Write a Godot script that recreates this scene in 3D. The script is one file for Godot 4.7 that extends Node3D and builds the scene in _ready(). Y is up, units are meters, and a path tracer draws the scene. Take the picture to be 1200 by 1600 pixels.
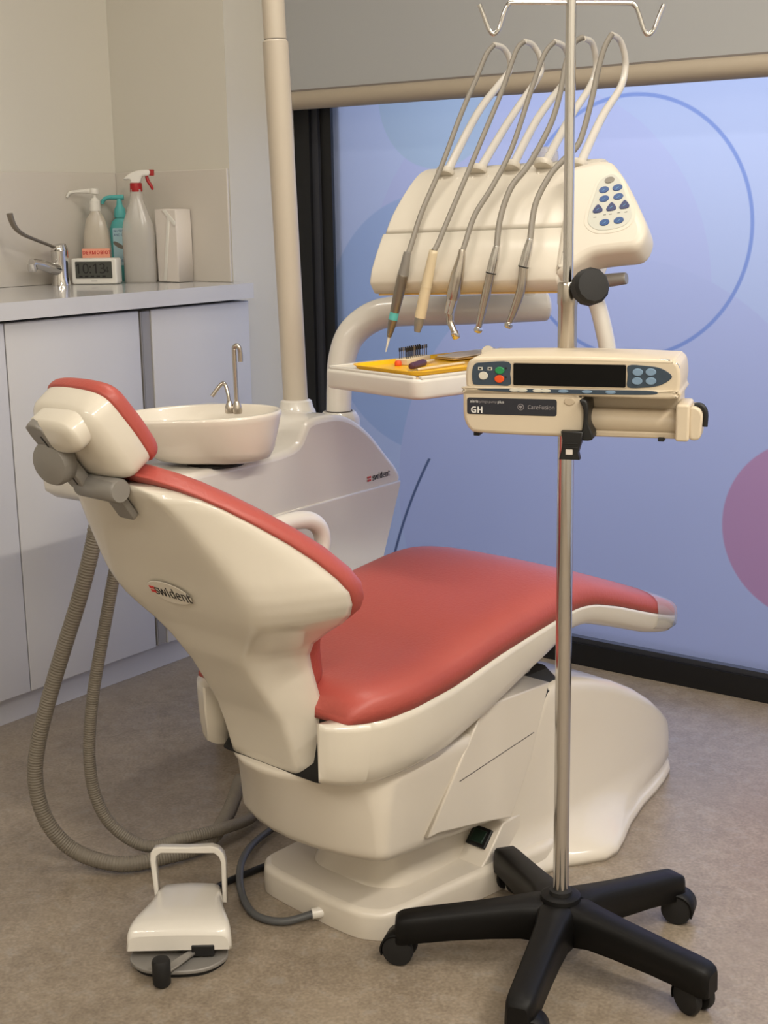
extends Node3D
# A dental treatment room: reclining chair, cuspidor unit with instrument console, drip stand with syringe pump, wash counter, printed frosted window.

const UP := Vector3.UP
var M := {}
var used := {}

# ---------------------------------------------------------------- helpers: nodes
func numbered(called: String) -> String:
	used[called] = used.get(called, -1) + 1
	return called if used[called] == 0 else "%s_%03d" % [called, used[called]]

func thing(called: String, label: String, category: String, at := Vector3.ZERO, yaw := 0.0, group := "") -> Node3D:
	var o := Node3D.new()
	o.name = numbered(called)
	add_child(o)
	o.position = at
	o.rotation_degrees.y = yaw
	o.set_meta("label", label)
	o.set_meta("category", category)
	if group:
		o.set_meta("group", group)
	return o

func struct(called: String, label := "") -> Node3D:
	var o := Node3D.new()
	o.name = numbered(called)
	add_child(o)
	o.set_meta("kind", "structure")
	if label:
		o.set_meta("label", label)
	return o

func part(parent: Node3D, called: String, mesh: Mesh, m: Material, at := Vector3.ZERO, rot := Vector3.ZERO, label := "") -> MeshInstance3D:
	var o := MeshInstance3D.new()
	o.name = called
	o.mesh = mesh
	o.material_override = m
	parent.add_child(o, true)
	o.position = at
	o.rotation_degrees = rot
	if label:
		o.set_meta("label", label)
	return o

func sbox(called: String, lo: Vector3, hi: Vector3, m: Material) -> MeshInstance3D:
	var b := BoxMesh.new()
	b.size = hi - lo
	var o := part(self, numbered(called), b, m, (lo + hi) * 0.5)
	o.set_meta("kind", "structure")
	return o

# ---------------------------------------------------------------- helpers: materials
func mat(c: Color, rough := 0.5, metal := 0.0) -> StandardMaterial3D:
	var m := StandardMaterial3D.new()
	m.albedo_color = c
	m.roughness = rough
	m.metallic = metal
	return m

func coated(c: Color, rough: float, coat := 0.6, coat_rough := 0.08) -> StandardMaterial3D:
	var m := mat(c, rough)
	m.clearcoat_enabled = true
	m.clearcoat = coat
	m.clearcoat_roughness = coat_rough
	return m

func clear(c: Color, alpha: float, rough := 0.1) -> StandardMaterial3D:
	var m := mat(Color(c.r, c.g, c.b, alpha), rough)
	m.transparency = BaseMaterial3D.TRANSPARENCY_ALPHA
	return m

func noise_tex(freq: float, size: int, a: Color, b: Color, seed_: int, oct := 4) -> NoiseTexture2D:
	var n := FastNoiseLite.new()
	n.seed = seed_
	n.frequency = freq
	n.fractal_octaves = oct
	var t := NoiseTexture2D.new()
	t.width = size
	t.height = size
	t.seamless = true
	t.noise = n
	var g := Gradient.new()
	g.set_color(0, a)
	g.set_color(1, b)
	t.color_ramp = g
	return t

# ---------------------------------------------------------------- helpers: shapes
# Triangles are collected as a soup; the winding is set so that faces look outwards.
func finish(tris: PackedVector3Array, groups: PackedInt32Array, closed := true) -> ArrayMesh:
	var vol := 0.0
	if closed:
		var c := Vector3.ZERO
		for p in tris:
			c += p
		c /= maxf(1.0, tris.size())
		for i in range(0, tris.size(), 3):
			vol += (tris[i] - c).dot((tris[i + 1] - c).cross(tris[i + 2] - c))
	var st := SurfaceTool.new()
	st.begin(Mesh.PRIMITIVE_TRIANGLES)
	for i in range(0, tris.size(), 3):
		if ((tris[i + 1] - tris[i]).cross(tris[i + 2] - tris[i])).length_squared() < 1e-18:
			continue
		st.set_smooth_group(groups[i / 3])
		st.add_vertex(tris[i])
		if vol > 0.0:
			st.add_vertex(tris[i + 2])
			st.add_vertex(tris[i + 1])
		else:
			st.add_vertex(tris[i + 1])
			st.add_vertex(tris[i + 2])
	st.generate_normals()
	st.index()
	return st.commit()

func quad(t: PackedVector3Array, g: PackedInt32Array, a: Vector3, b: Vector3, c: Vector3, d: Vector3, grp := 0) -> void:
	t.append_array(PackedVector3Array([a, b, c, a, c, d]))
	g.append(grp)
	g.append(grp)

# Rings of equal length joined into a skin; caps are flat fans (or smooth ones).
func loft(rings: Array, smooth_caps := false, caps := true) -> ArrayMesh:
	var t := PackedVector3Array()
	var g := PackedInt32Array()
	var n: int = rings[0].size()
	for k in rings.size() - 1:
		for i in n:
			var j := (i + 1) % n
			quad(t, g, rings[k][i], rings[k][j], rings[k + 1][j], rings[k + 1][i])
	if caps:
		for e in 2:
			var r = rings[0] if e == 0 else rings[rings.size() - 1]
			var c := Vector3.ZERO
			for p in r:
				c += p
			c /= n
			for i in n:
				var j := (i + 1) % n
				if e == 0:
					t.append_array(PackedVector3Array([c, r[j], r[i]]))
				else:
					t.append_array(PackedVector3Array([c, r[i], r[j]]))
				g.append(0 if smooth_caps else 1 + e)
	return finish(t, g, caps)

func spline(pts: Array, sub: int, closed := false) -> Array:
	var out := []
	var n := pts.size()
	var last := n if closed else n - 1
	for i in last:
		var p0 = pts[(i - 1 + n) % n] if closed or i > 0 else pts[0]
		var p1 = pts[i]
		var p2 = pts[(i + 1) % n]
		var p3 = pts[(i + 2) % n] if closed or i + 2 < n else pts[n - 1]
		for k in sub:
			var u := float(k) / sub
			out.append(0.5 * (2.0 * p1 + (p2 - p0) * u + (2.0 * p0 - 5.0 * p1 + 4.0 * p2 - p3) * u * u + (3.0 * p1 - p0 - 3.0 * p2 + p3) * u * u * u))
	if not closed:
		out.append(pts[n - 1])
	return out

func tube(pts: Array, radius, seg := 12, sub := 5, flat := 1.0) -> ArrayMesh:
	var p := spline(pts, sub) if sub > 1 else pts
	var rings := []
	var t0: Vector3 = (p[1] - p[0]).normalized()
	var side := t0.cross(Vector3.UP)
	if side.length() < 0.05:
		side = t0.cross(Vector3.RIGHT)
	side = side.normalized()
	for i in p.size():
		var t: Vector3 = (p[mini(i + 1, p.size() - 1)] - p[maxi(i - 1, 0)]).normalized()
		side = (side - t * side.dot(t)).normalized()
		var up := t.cross(side)
		var r: float
		if radius is Array:
			var f: float = float(i) / (p.size() - 1) * (radius.size() - 1)
			var k := mini(int(f), radius.size() - 2)
			r = lerpf(radius[k], radius[k + 1], f - k)
		else:
			r = radius
		var ring := PackedVector3Array()
		for s in seg:
			var a := TAU * s / seg
			ring.append(p[i] + side * cos(a) * r + up * sin(a) * r * flat)
		rings.append(ring)
	return loft(rings)

# Ribbed hose: rings of alternating radius, evenly spaced along a smooth path.
func ribbed(pts: Array, r: float, pitch: float, seg := 12) -> ArrayMesh:
	var c := Curve3D.new()
	c.bake_interval = 0.004
	for p in spline(pts, 8):
		c.add_point(p)
	var n := int(c.get_baked_length() / (pitch * 0.25))
	var path := []
	var rad := []
	for i in n + 1:
		path.append(c.sample_baked(c.get_baked_length() * i / n))
		rad.append(r if i % 4 < 2 else r * 0.93)
	return tube(path, rad, seg, 1)

# Surface of revolution about y; creases where the profile turns sharply.
func lathe(prof: Array, seg := 24) -> ArrayMesh:
	var t := PackedVector3Array()
	var g := PackedInt32Array()
	var grp := 0
	for k in prof.size() - 1:
		if k > 0:
			var a: Vector2 = (prof[k] - prof[k - 1]).normalized()
			var b: Vector2 = (prof[k + 1] - prof[k]).normalized()
			if a.dot(b) < 0.8:
				grp += 1
		for i in seg:
			var u := TAU * i / seg
			var v := TAU * (i + 1) / seg
			var lo: Vector2 = prof[k]
			var hi: Vector2 = prof[k + 1]
			quad(t, g, Vector3(lo.x * cos(u), lo.y, lo.x * sin(u)), Vector3(lo.x * cos(v), lo.y, lo.x * sin(v)), Vector3(hi.x * cos(v), hi.y, hi.x * sin(v)), Vector3(hi.x * cos(u), hi.y, hi.x * sin(u)), grp)
	return finish(t, g)

func rrect(w: float, h: float, r: float, n := 6, c := Vector2.ZERO) -> PackedVector2Array:
	var out := PackedVector2Array()
	for q in 4:
		var cx := (w * 0.5 - r) * (1 if q == 0 or q == 3 else -1)
		var cy := (h * 0.5 - r) * (1 if q < 2 else -1)
		for i in n + 1:
			var a := PI * 0.5 * (q + float(i) / n)
			out.append(c + Vector2(cx + r * cos(a), cy + r * sin(a)))
	return out

func circle(r: float, n := 32, c := Vector2.ZERO, ry := 0.0) -> PackedVector2Array:
	var out := PackedVector2Array()
	for i in n:
		out.append(c + Vector2(cos(TAU * i / n) * r, sin(TAU * i / n) * (ry if ry > 0 else r)))
	return out

func smooth2(pts: Array, sub := 5) -> PackedVector2Array:
	return PackedVector2Array(spline(pts, sub, true))

func inset(p: PackedVector2Array, d: float) -> PackedVector2Array:
	var out := PackedVector2Array()
	var n := p.size()
	var area := 0.0
	for i in n:
		area += p[i].cross(p[(i + 1) % n])
	var s := 1.0 if area > 0 else -1.0
	for i in n:
		var a := (p[i] - p[(i - 1 + n) % n]).normalized()
		var b := (p[(i + 1) % n] - p[i]).normalized()
		var na := Vector2(-a.y, a.x)
		var nb := Vector2(-b.y, b.x)
		var m := (na + nb).normalized()
		out.append(p[i] + m * s * d / maxf(0.4, m.dot(na)))
	return out

# Outline in xy pushed along z from 0 to depth, front and back edges rounded.
func extrude(poly: PackedVector2Array, depth: float, bev := 0.002, back_bev := -1.0, steps := 3, z0 := 0.0) -> ArrayMesh:
	var bb := bev if back_bev < 0 else back_bev
	var layers := []
	for i in steps + 1:
		var a := PI * 0.5 * i / steps
		layers.append([bb * (1.0 - sin(a)), bb * (1.0 - cos(a))])
	for i in steps + 1:
		var a := PI * 0.5 * i / steps
		layers.append([bev * (1.0 - cos(a)), depth - bev * (1.0 - sin(a))])
	var t := PackedVector3Array()
	var g := PackedInt32Array()
	var n := poly.size()
	var rings := []
	for l in layers:
		var q := inset(poly, l[0])
		var ring := PackedVector3Array()
		for p in q:
			ring.append(Vector3(p.x, p.y, l[1] + z0))
		rings.append(ring)
	for k in rings.size() - 1:
		for i in n:
			var j := (i + 1) % n
			quad(t, g, rings[k][i], rings[k][j], rings[k + 1][j], rings[k + 1][i])
	for e in 2:
		var flat := inset(poly, layers[0 if e == 0 else layers.size() - 1][0])
		var z: float = layers[0 if e == 0 else layers.size() - 1][1] + z0
		var idx := Geometry2D.triangulate_polygon(flat)
		if idx.is_empty():
			idx = Geometry2D.triangulate_polygon(poly)
		var area := 0.0
		for i in n:
			area += flat[i].cross(flat[(i + 1) % n])
		for i in range(0, idx.size(), 3):
			var a := flat[idx[i]]
			var b := flat[idx[i + 1]]
			var c := flat[idx[i + 2]]
			var ccw := (b - a).cross(c - a) > 0
			if ccw == ((e == 1) == (area > 0)):
				t.append_array(PackedVector3Array([Vector3(a.x, a.y, z), Vector3(b.x, b.y, z), Vector3(c.x, c.y, z)]))
			else:
				t.append_array(PackedVector3Array([Vector3(a.x, a.y, z), Vector3(c.x, c.y, z), Vector3(b.x, b.y, z)]))
			g.append(1 if bev > 0.004 or e == 0 else 2)
	return finish(t, g)

# Outline in xy swelling along z from 0 to depth: both faces rounded like a cushion (front_r, back_r), scaled about its centre.
func pillow(poly: PackedVector2Array, depth: float, front_r: float, back_r: float) -> ArrayMesh:
	var half := 0.0
	for p in poly:
		half = maxf(half, absf(p.y))
	var rings := []
	for i in 7:
		var a := PI * 0.5 * i / 6
		rings.append([1.0 - back_r / half * (1.0 - sin(a)), back_r * 0.75 * (1.0 - cos(a))])
	for i in range(1, 10):
		var a := PI * 0.5 * i / 10
		rings.append([1.0 - front_r / half * (1.0 - cos(a)), depth - front_r * 0.9 * (1.0 - sin(a))])
	for i in range(1, 6):
		rings.append([(1.0 - front_r / half * (1.0 - cos(PI * 0.45))) * (1.0 - i / 6.0), depth + 0.0004 * i])
	var out := []
	for r in rings:
		var ring := PackedVector3Array()
		for p in poly:
			ring.append(Vector3(p.x * r[0], p.y * r[0], r[1]))
		out.append(ring)
	return loft(out, true)

func rbox(size: Vector3, r := 0.003) -> ArrayMesh:
	return extrude(rrect(size.x, size.y, r, 3), size.z, r, r, 3, -size.z * 0.5)

func plain_box(size: Vector3) -> BoxMesh:
	var b := BoxMesh.new()
	b.size = size
	return b

func words(text: String, height: float, depth := 0.0004, bold := false) -> TextMesh:
	var t := TextMesh.new()
	var f := SystemFont.new()
	f.font_names = PackedStringArray(["Droid Sans"])
	if bold:
		f.font_weight = 700
	t.font = f
	t.text = text
	t.font_size = 32
	t.pixel_size = height / 24.0
	t.depth = depth
	t.curve_step = 2.0
	return t

# ---------------------------------------------------------------- scene
func _ready() -> void:
	# camera
	var cam := Camera3D.new()
	cam.name = "camera"
	add_child(cam)
	cam.fov = rad_to_deg(2.0 * atan(800.0 / 2174.0))
	cam.near = 0.05
	cam.transform = Transform3D(Basis(Vector3.UP, deg_to_rad(37.13)) * Basis(Vector3.RIGHT, deg_to_rad(-12.45)) * Basis(Vector3.BACK, deg_to_rad(-0.966)), Vector3(0, 1.10, 0))
	cam.current = true
	# sky and exposure
	var sky_mat := ProceduralSkyMaterial.new()
	sky_mat.sky_top_color = Color(0.68, 0.74, 0.86)
	sky_mat.sky_horizon_color = Color(0.78, 0.82, 0.92)
	sky_mat.sky_curve = 0.2
	sky_mat.ground_horizon_color = Color(0.50, 0.52, 0.60)
	sky_mat.ground_bottom_color = Color(0.36, 0.37, 0.42)
	sky_mat.sky_energy_multiplier = 1.0
	var sky := Sky.new()
	sky.sky_material = sky_mat
	var env := Environment.new()
	env.background_mode = Environment.BG_SKY
	env.sky = sky
	env.background_energy_multiplier = 1.95
	env.tonemap_mode = Environment.TONE_MAPPER_LINEAR
	env.tonemap_exposure = 1.12
	env.sdfgi_enabled = true
	env.ssao_enabled = true
	env.ssil_enabled = true
	var we := WorldEnvironment.new()
	we.name = "environment"
	we.environment = env
	add_child(we)
	make_materials()
	# ceiling luminaires; the two crosswise strips are added fill
	ceiling_lamp(Vector3(0.75, 2.55, -1.55), 90.0, "long ceiling light strip near the window to the right of the drip stand", 4.3)
	ceiling_lamp(Vector3(0.75, 2.55, 0.35), 90.0, "long ceiling light strip far from the window on the right", 5.0)
	ceiling_lamp(Vector3(-1.15, 2.55, -1.75), 0.0, "added fill light strip crosswise over the dental chair", 1.4)  # added to brighten the seat, console and upper surfaces
	ceiling_lamp(Vector3(-1.10, 2.55, 1.05), 0.0, "added fill light strip crosswise in the middle of the room", 2.0)  # added to brighten the rear faces of the chair
	build_room()
	build_window()
	build_blind()
	build_counter()
	build_chair()
	build_unit()
	build_console()
	build_tray()
	build_stand()
	build_pump()
	build_pedal()
	build_hoses()
	build_counter_items()

func make_materials() -> void:
	M.wall = mat(Color(0.80, 0.785, 0.745), 0.75)
	M.reveal = mat(Color(0.80, 0.78, 0.75), 0.75)
	M.ceiling = mat(Color(0.86, 0.85, 0.82), 0.8)
	M.splash = coated(Color(0.79, 0.765, 0.73), 0.35, 0.3, 0.15)
	M.cabinet = mat(Color(0.77, 0.765, 0.77), 0.38)
	M.worktop = coated(Color(0.78, 0.775, 0.775), 0.25, 0.5, 0.06)
	M.basin = coated(Color(0.82, 0.80, 0.74), 0.25, 0.5, 0.06)
	M.alu = mat(Color(0.60, 0.585, 0.565), 0.42, 0.25)
	M.plastic = coated(Color(0.83, 0.81, 0.775), 0.30, 0.7, 0.05)
	M.shell = coated(Color(0.82, 0.79, 0.735), 0.32, 0.75, 0.05)
	M.body = coated(Color(0.81, 0.775, 0.72), 0.38, 0.45, 0.12)
	M.ceramic = coated(Color(0.85, 0.82, 0.77), 0.28, 0.8, 0.05)
	M.console = mat(Color(0.82, 0.79, 0.735), 0.36)
	M.amber = mat(Color(0.80, 0.66, 0.40), 0.4)
	M.lamp_post = mat(Color(0.74, 0.70, 0.64), 0.35)
	M.seam = mat(Color(0.36, 0.33, 0.31), 0.7)
	M.black = mat(Color(0.045, 0.045, 0.05), 0.45)
	M.frame_black = mat(Color(0.03, 0.03, 0.035), 0.5)
	M.frame_grey = mat(Color(0.17, 0.175, 0.20), 0.5)
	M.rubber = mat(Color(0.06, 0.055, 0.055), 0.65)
	M.base_black = mat(Color(0.04, 0.036, 0.036), 0.5)
	M.base_black.metallic_specular = 0.35
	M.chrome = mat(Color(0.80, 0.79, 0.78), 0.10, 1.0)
	M.steel = mat(Color(0.74, 0.71, 0.67), 0.22, 1.0)
	M.dull_steel = mat(Color(0.55, 0.52, 0.48), 0.30, 0.9)
	M.bracket = mat(Color(0.53, 0.515, 0.495), 0.40, 0.25)
	M.hose = mat(Color(0.50, 0.475, 0.435), 0.5)
	M.rib_hose = mat(Color(0.45, 0.42, 0.375), 0.55)
	M.cable = mat(Color(0.30, 0.30, 0.30), 0.5)
	M.pump = mat(Color(0.80, 0.745, 0.655), 0.40)
	M.pump_tube = mat(Color(0.72, 0.66, 0.57), 0.4)
	M.navy = mat(Color(0.19, 0.25, 0.31), 0.42)
	M.screen = mat(Color(0.02, 0.018, 0.02), 0.35)
	M.screen.metallic_specular = 0.3
	M.label_black = mat(Color(0.12, 0.13, 0.17), 0.45)
	M.letter_white = mat(Color(0.85, 0.85, 0.84), 0.6)
	M.letter_black = mat(Color(0.07, 0.06, 0.065), 0.6)
	M.letter_grey = mat(Color(0.55, 0.53, 0.54), 0.6)
	M.red_print = mat(Color(0.75, 0.16, 0.15), 0.6)
	M.key_blue = mat(Color(0.10, 0.27, 0.50), 0.4)
	M.key_deep = mat(Color(0.09, 0.15, 0.36), 0.4)
	M.key_mark = mat(Color(0.33, 0.55, 0.72), 0.5)
	M.keypad = mat(Color(0.76, 0.76, 0.72), 0.5)
	M.key_grey = mat(Color(0.50, 0.48, 0.44), 0.5)
	M.key_pale = mat(Color(0.46, 0.56, 0.66), 0.5)
	M.key_white = mat(Color(0.80, 0.79, 0.74), 0.5)
	M.green = mat(Color(0.12, 0.52, 0.30), 0.45)
	M.orange = mat(Color(0.87, 0.31, 0.08), 0.45)
	M.switch_green = mat(Color(0.06, 0.15, 0.11), 0.35)
	M.yellow = coated(Color(0.93, 0.72, 0.06), 0.4, 0.3, 0.1)
	M.purple = mat(Color(0.28, 0.14, 0.24), 0.5)
	M.teal = mat(Color(0.34, 0.70, 0.70), 0.4)
	M.red_cap = mat(Color(0.62, 0.06, 0.08), 0.4)
	M.white = mat(Color(0.86, 0.85, 0.82), 0.4)
	M.paper = mat(Color(0.84, 0.81, 0.78), 0.6)
	M.salmon = mat(Color(0.92, 0.64, 0.54), 0.6)
	M.pale_label = mat(Color(0.72, 0.86, 0.90), 0.6)
	M.lcd = mat(Color(0.25, 0.255, 0.235), 0.35)
	M.ivory = mat(Color(0.82, 0.76, 0.64), 0.45)
	M.blind = mat(Color(0.64, 0.645, 0.65), 0.85)
	M.blind.backlight_enabled = true
	M.blind.backlight = Color(0.10, 0.10, 0.10)
	M.blind_bar = mat(Color(0.66, 0.61, 0.54), 0.6)
	M.seam_blind = mat(Color(0.47, 0.44, 0.42), 0.8)
	# upholstery: fine leather grain
	M.red = mat(Color(0.66, 0.30, 0.265), 0.44)
	M.red.heightmap_enabled = true
	M.red.heightmap_scale = 0.03
	M.red.heightmap_texture = noise_tex(0.06, 256, Color(0, 0, 0), Color(1, 1, 1), 5)
	M.red.uv1_triplanar = true
	M.red.uv1_scale = Vector3(9, 9, 9)
	M.film_clear = clear(Color(0.75, 0.74, 0.72), 0.30, 0.12)
	M.bottle_clear = clear(Color(0.82, 0.80, 0.77), 0.45, 0.2)
	M.soap_clear = clear(Color(0.84, 0.80, 0.74), 0.5, 0.2)
	# floor: mottled stone-look vinyl
	M.floor = mat(Color(1, 1, 1), 0.32)
	M.floor.albedo_texture = floor_texture()
	M.floor.uv1_triplanar = true
	M.floor.uv1_world_triplanar = true
	M.floor.uv1_scale = Vector3(0.62, 0.62, 0.62)
	M.floor.heightmap_enabled = true
	M.floor.heightmap_scale = 0.03
	M.floor.heightmap_texture = noise_tex(0.03, 512, Color(0, 0, 0), Color(1, 1, 1), 8, 5)

func floor_texture() -> ImageTexture:
	var n := 640
	var cloud := FastNoiseLite.new()
	cloud.seed = 3
	cloud.frequency = 0.018
	cloud.fractal_octaves = 5
	var swirl := FastNoiseLite.new()
	swirl.seed = 9
	swirl.frequency = 0.07
	swirl.fractal_octaves = 3
	swirl.domain_warp_enabled = true
	swirl.domain_warp_amplitude = 22.0
	var grain := FastNoiseLite.new()
	grain.seed = 4
	grain.frequency = 0.35
	var a: Image = cloud.get_seamless_image(n, n)
	var b: Image = swirl.get_seamless_image(n, n)
	var c: Image = grain.get_seamless_image(n, n)
	var im := Image.create(n, n, false, Image.FORMAT_RGB8)
	for y in n:
		for x in n:
			var u := a.get_pixel(x, y).r
			var v := b.get_pixel(x, y).r
			var w := c.get_pixel(x, y).r
			var k := clampf(0.5 + (u - 0.5) * 0.28 + (v - 0.5) * 0.45 + (w - 0.5) * 0.75, 0.0, 1.0)
			var col := Color(0.435, 0.39, 0.335).lerp(Color(0.645, 0.59, 0.52), k)
			im.set_pixel(x, y, col.lerp(Color(0.53, 0.52, 0.51), clampf((v - 0.62) * 1.6, 0.0, 0.5)))
	return ImageTexture.create_from_image(im)

func ceiling_lamp(at: Vector3, yaw: float, label: String, energy: float) -> void:
	var o := thing("ceiling_lamp", label, "lamp", at, yaw, "ceiling light strips")
	part(o, "housing", rbox(Vector3(1.5, 0.05, 0.13), 0.006), M.white, Vector3(0, 0.025, 0))
	var glow := mat(Color(1, 0.95, 0.85), 0.6)
	glow.emission_enabled = true
	glow.emission = Color(1.0, 0.97, 0.92)
	glow.emission_energy_multiplier = 5.0
	part(o, "diffuser", rbox(Vector3(1.46, 0.012, 0.10), 0.004), glow, Vector3(0, -0.004, 0))
	var l := AreaLight3D.new()
	l.name = "strip_light"
	l.area_size = Vector2(1.46, 0.10)
	l.light_color = Color(1.0, 0.97, 0.92)
	l.light_energy = energy
	l.area_range = 12.0
	l.area_attenuation = 2.0
	l.shadow_enabled = true
	o.add_child(l)
	l.position = Vector3(0, -0.014, 0)
	l.rotation_degrees = Vector3(-90, 0, 0)

# ---------------------------------------------------------------- the setting
func build_room() -> void:
	sbox("floor", Vector3(-2.95, -0.1, -2.95), Vector3(1.7, 0.0, 1.9), M.floor)
	sbox("ceiling", Vector3(-2.95, 2.6, -3.05), Vector3(1.7, 2.7, 1.9), M.ceiling)
	var wl := struct("wall_left")
	part(wl, "plaster", plain_box(Vector3(0.11, 2.6, 4.5)), M.wall, Vector3(-2.895, 1.3, -0.35))
	part(wl, "splash_panel", rbox(Vector3(0.008, 0.278, 1.95), 0.0025), M.splash, Vector3(-2.836, 0.916 + 0.139, -1.621))
	var we := struct("wall_end")
	part(we, "plaster", plain_box(Vector3(0.41, 2.6, 0.35)), M.wall, Vector3(-2.635, 1.3, -2.775))
	part(we, "splash_panel", rbox(Vector3(0.40, 0.278, 0.008), 0.0025), M.splash, Vector3(-2.632, 0.916 + 0.139, -2.596))
	sbox("wall_right", Vector3(1.6, 0, -2.95), Vector3(1.7, 2.6, 1.9), M.wall)
	sbox("wall_back", Vector3(-2.95, 0, 1.8), Vector3(1.7, 2.6, 1.9), M.wall)
	sbox("wall_lintel", Vector3(-2.43, 2.42, -3.0), Vector3(1.6, 2.6, -2.85), M.wall)
	sbox("wall_pier", Vector3(1.2, 0, -3.0), Vector3(1.6, 2.42, -2.85), M.wall)
	# outside the glass: pavement, and an unseen facade added to darken the left pane
	sbox("added_facade", Vector3(-8.0, -0.14, -9.0), Vector3(-5.0, 7.0, -3.3), mat(Color(0.46, 0.47, 0.50), 0.9))
	sbox("pavement", Vector3(-9, -0.14, -16), Vector3(9, -0.10, -2.95), mat(Color(0.52, 0.52, 0.54), 0.9))

func build_window() -> void:
	var w := struct("window_1", "frosted window with printed circles in a black frame")
	var z := -2.85
	part(w, "frame_sill", plain_box(Vector3(3.63, 0.054, 0.10)), M.frame_black, Vector3(-0.615, 0.027, z - 0.05))
	part(w, "glazing_bead", plain_box(Vector3(3.55, 0.012, 0.07)), M.frame_grey, Vector3(-0.60, 0.060, z - 0.045))
	part(w, "frame_post", plain_box(Vector3(0.05, 2.42, 0.10)), M.frame_black, Vector3(-2.405, 1.21, z - 0.05))
	part(w, "glazing_bead", plain_box(Vector3(0.022, 2.36, 0.08)), M.frame_grey, Vector3(-2.370, 1.24, z - 0.05))
	part(w, "glazing_gasket", plain_box(Vector3(0.036, 2.36, 0.06)), M.frame_black, Vector3(-2.342, 1.24, z - 0.05))
	part(w, "frame_post", plain_box(Vector3(0.08, 2.36, 0.10)), M.frame_black, Vector3(-0.30, 1.24, z - 0.05))
	part(w, "frame_post", plain_box(Vector3(0.05, 2.42, 0.10)), M.frame_black, Vector3(1.175, 1.21, z - 0.05))
	part(w, "frame_head", plain_box(Vector3(3.63, 0.06, 0.10)), M.frame_black, Vector3(-0.615, 2.39, z - 0.05))
	var film := mat(Color(1, 1, 1), 0.6)
	film.albedo_texture = film_print()
	film.texture_repeat = false
	film.albedo_color.a = 0.25
	film.refraction_enabled = true
	film.refraction_scale = 0.05
	film.transparency = BaseMaterial3D.TRANSPARENCY_ALPHA
	var q := QuadMesh.new()
	q.size = Vector2(2.0, 2.32)
	part(w, "frosted_pane", q, film, Vector3(-1.33, 1.225, z - 0.03))
	var plain := mat(Color(0.74, 0.78, 0.90), 0.5)
	plain.backlight_enabled = true
	plain.backlight = Color(0.74, 0.78, 0.90)
	var q2 := QuadMesh.new()
	q2.size = Vector2(1.42, 2.32)
	part(w, "frosted_pane", q2, plain, Vector3(0.45, 1.225, z - 0.03))

# The print on the frosted film: pale overlapping discs, a ring and a fine arc (metres on the glass).
func film_print() -> ImageTexture:
	var w := 1000
	var h := 1160
	var im := Image.create(w, h, false, Image.FORMAT_RGB8)
	var base := Color(0.74, 0.785, 0.92)
	var discs := [
		[Vector2(-1.745, 0.90), 0.47, Color(0.735, 0.755, 0.91)],
		[Vector2(-2.00, 1.36), 0.176, Color(0.66, 0.76, 0.84)],
		[Vector2(-2.03, 0.80), 0.325, Color(0.61, 0.70, 0.86)],
		[Vector2(-1.53, 0.38), 0.60, Color(0.72, 0.745, 0.90)],
		[Vector2(-1.03, 0.395), 0.20, Color(0.76, 0.49, 0.62)],
	]
	for y in h:
		for x in w:
			var p := Vector2(-2.33 + 2.0 * (x + 0.5) / w, 2.385 - 2.32 * (y + 0.5) / h)
			var c := base
			for d in discs:
				var k := clampf((d[1] - p.distance_to(d[0])) / 0.003 + 0.5, 0.0, 1.0)
				if k > 0.0:
					c = c.lerp(d[2], k)
			var ring := absf(p.distance_to(Vector2(-1.475, 1.04)) - 0.288)
			c = c.lerp(Color(0.42, 0.52, 0.80), clampf((0.0042 - ring) / 0.002 + 0.5, 0.0, 1.0))
			if p.y < 0.462 and p.y > 0.12 and p.x < -1.9:
				var arc := absf(p.distance_to(Vector2(-0.90, -0.19)) - 1.305)
				c = c.lerp(Color(0.17, 0.22, 0.36), clampf((0.0036 - arc) / 0.002 + 0.5, 0.0, 1.0))
			im.set_pixel(x, y, c)
	return ImageTexture.create_from_image(im)

func build_blind() -> void:
	var o := thing("roller_blind", "grey roller blind half lowered over the frosted window", "blind", Vector3(-0.62, 1.338, -2.80))
	part(o, "fabric", plain_box(Vector3(3.58, 1.06, 0.002)), M.blind, Vector3(0, 0.045 + 0.53, 0))
	part(o, "hem_seam", plain_box(Vector3(3.58, 0.006, 0.005)), M.seam_blind, Vector3(0, 0.046, 0))
	part(o, "bottom_bar", extrude(circle(0.022, 20, Vector2.ZERO, 0.0225), 3.58, 0.001, -1.0, 3, -1.79), M.blind_bar, Vector3(0, 0.0225, 0), Vector3(0, 90, 0))
	part(o, "roller_tube", extrude(circle(0.03, 20), 3.58, 0.002, -1.0, 3, -1.79), M.white, Vector3(0, 1.09, -0.012), Vector3(0, 90, 0))
	var c := thing("blind_chain", "fine grey bead chain hanging beside the window reveal", "chain", Vector3(-2.415, 0.62, -2.80))
	var bead := SphereMesh.new()
	bead.radius = 0.0022
	bead.height = 0.0044
	bead.radial_segments = 8
	bead.rings = 4
	var beads := MultiMesh.new()
	beads.transform_format = MultiMesh.TRANSFORM_3D
	beads.mesh = bead
	var n := 300
	beads.instance_count = n * 2
	for i in n * 2:
		beads.set_instance_transform(i, Transform3D(Basis(), Vector3(0, 0.006 * (i % n), -0.012 if i < n else 0.012)))
	var mm := MultiMeshInstance3D.new()
	mm.name = "beads"
	mm.multimesh = beads
	mm.material_override = M.bracket
	mm.set_meta("kind", "stuff")
	c.add_child(mm)
	part(c, "cord", tube([Vector3(0, 1.8, -0.012), Vector3(0, 0.0, -0.012), Vector3(0, -0.008, 0), Vector3(0, 0.0, 0.012), Vector3(0, 1.8, 0.012)], 0.0007, 6, 1), M.bracket)

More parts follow.
